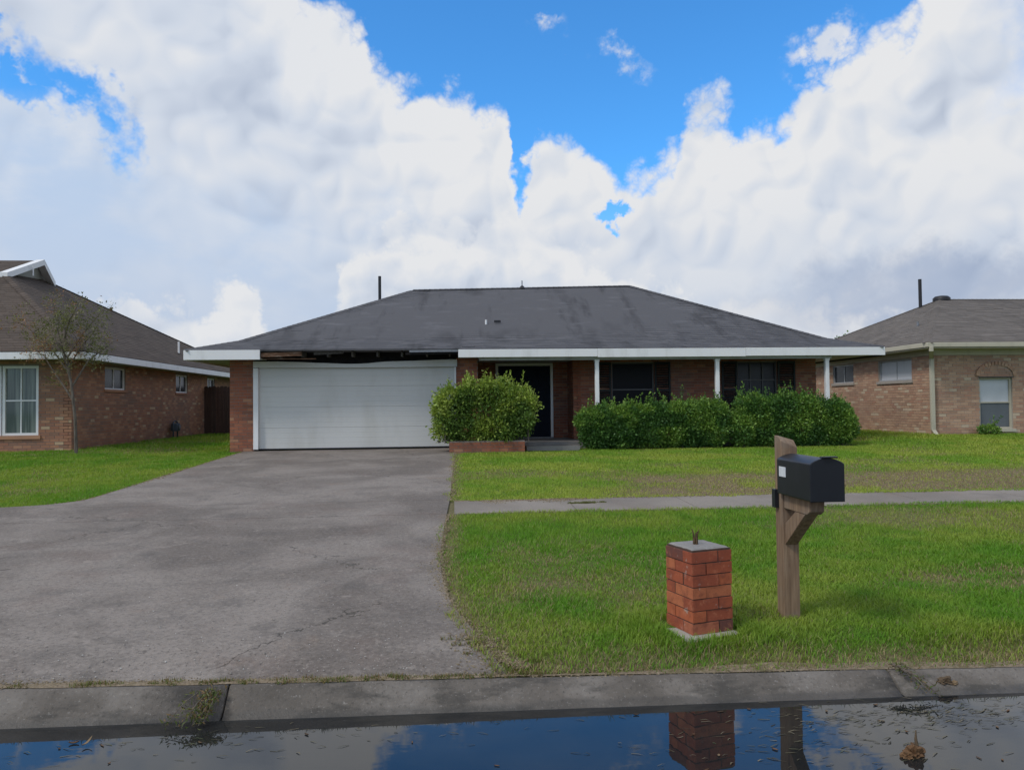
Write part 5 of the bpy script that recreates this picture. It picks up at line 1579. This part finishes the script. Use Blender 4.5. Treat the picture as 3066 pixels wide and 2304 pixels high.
# soggy brown leaf clump standing out of the water
cp = thing('leaf_clump', 'soggy brown clump of dead leaves standing out of the water', 'leaf clump', (2.06, 3.34, 0.0))
def wad(parent, c, r, seed):
    bmx = bmesh.new(); bmesh.ops.create_icosphere(bmx, subdivisions=3, radius=1.0)
    rn = random.Random(seed); ph = [rn.uniform(0, 6.28) for _ in range(9)]
    for v_ in bmx.verts:
        p_ = v_.co.copy()
        k_ = 1 + 0.28 * math.sin(5 * p_.x + ph[0]) * math.sin(6 * p_.y + ph[1]) + 0.22 * math.sin(11 * p_.z + 7 * p_.x + ph[2]) + 0.16 * math.sin(17 * p_.y + ph[3])
        v_.co = Vector((p_.x * r[0] * k_, p_.y * r[1] * k_, max(-0.25, p_.z) * r[2] * k_)) + Vector(c)
    mb_ = MB(); mb_.v = [tuple(v_.co) for v_ in bmx.verts]; mb_.f = [tuple(x_.index for x_ in f_.verts) for f_ in bmx.faces]
    bmx.free()
    return mb_.build('crumpled_leaf', M['deadleaf'], parent)
wad(cp, (2.06, 3.34, 0.008), (0.042, 0.030, 0.040), 1); wad(cp, (2.02, 3.33, 0.004), (0.028, 0.022, 0.020), 2)
MB().tube([(2.075, 3.34, 0.02), (2.07, 3.345, 0.075), (2.075, 3.35, 0.11)], [0.010, 0.006, 0.002], 6).build('stalk', M['deadleaf'], cp)
# brown leaf wad on the kerb and a weed hanging over it
cp2 = thing('leaf_clump', 'crumpled brown leaf wad lying on the sloping kerb', 'leaf clump', (2.70, 4.11, 0.07))
wad(cp2, (2.70, 4.08, 0.045), (0.036, 0.022, 0.022), 3)
wad(cp2, (2.745, 4.07, 0.035), (0.022, 0.016, 0.014), 4)
def weed(label, x, spread, n, seed, cols, lean=-1.0, y=4.16):
    t = thing('kerb_weed', label, 'weed', (x, y, 0.1))
    r = np.random.default_rng(seed); V, C = [], []
    mbs = MB()
    for s in range(7):
        bx_ = x + r.normal() * spread * 0.4
        p0 = Vector((bx_, y, 0.125)); p2 = Vector((bx_ + r.normal() * spread + lean * 0.05, 3.96 + r.normal() * 0.025, 0.02 + abs(r.normal()) * 0.02))
        p1 = p0.lerp(p2, 0.5) + Vector((0, 0, 0.022))
        mbs.tube([p0, p1, p2], [0.003, 0.0025, 0.0015], 5)
        for q in range(n):
            f = r.random()
            c = (p0 * (1 - f) ** 2 + p1 * 2 * f * (1 - f) + p2 * f ** 2)
            c = np.array(c) + r.normal(size=3) * np.array([0.014, 0.012, 0.008])
            a = r.normal(size=3); a /= np.linalg.norm(a); b = np.cross(a, r.normal(size=3)); b /= np.linalg.norm(b)
            L, W = r.uniform(0.012, 0.036), r.uniform(0.004, 0.010)
            V += [c, c + a * L * .5 + b * W, c + a * L]
            C += [np.array(cols[r.integers(len(cols))]) * r.uniform(.7, 1.3)] * 3
    mbs.build('stem', M['bark'], t)
    np_mesh('leaves', np.array(V), np.arange(len(V)).reshape(-1, 3), M['leaf'], np.array(C), t)
    return t
weed('olive weed trailing down the kerb joint into the water by the driveway', -1.27, 0.075, 85, 71, [(0.09, 0.12, 0.03), (0.14, 0.15, 0.045), (0.20, 0.13, 0.06)])
weed('sparse green weed trailing over the dark kerb beyond the mailbox', 2.46, 0.05, 30, 72, [(0.08, 0.13, 0.03), (0.10, 0.11, 0.035), (0.14, 0.10, 0.05)], 1.2)
o = tufts('moss_tuft', [(1.72 + 0.25 * random.uniform(-1, 1) ** 3, 9.98 + 0.06 * random.uniform(-1, 1), Z(1.7, 9.98) + 0.008, 0.8) for _ in range(60)], 30, 0.02, 0.012, [(0.13, 0.15, 0.045), (0.18, 0.17, 0.07)], 0.05, 81)
tag(o, 'flat olive weed patch growing through the sidewalk', 'weeds'); o['kind'] = 'stuff'
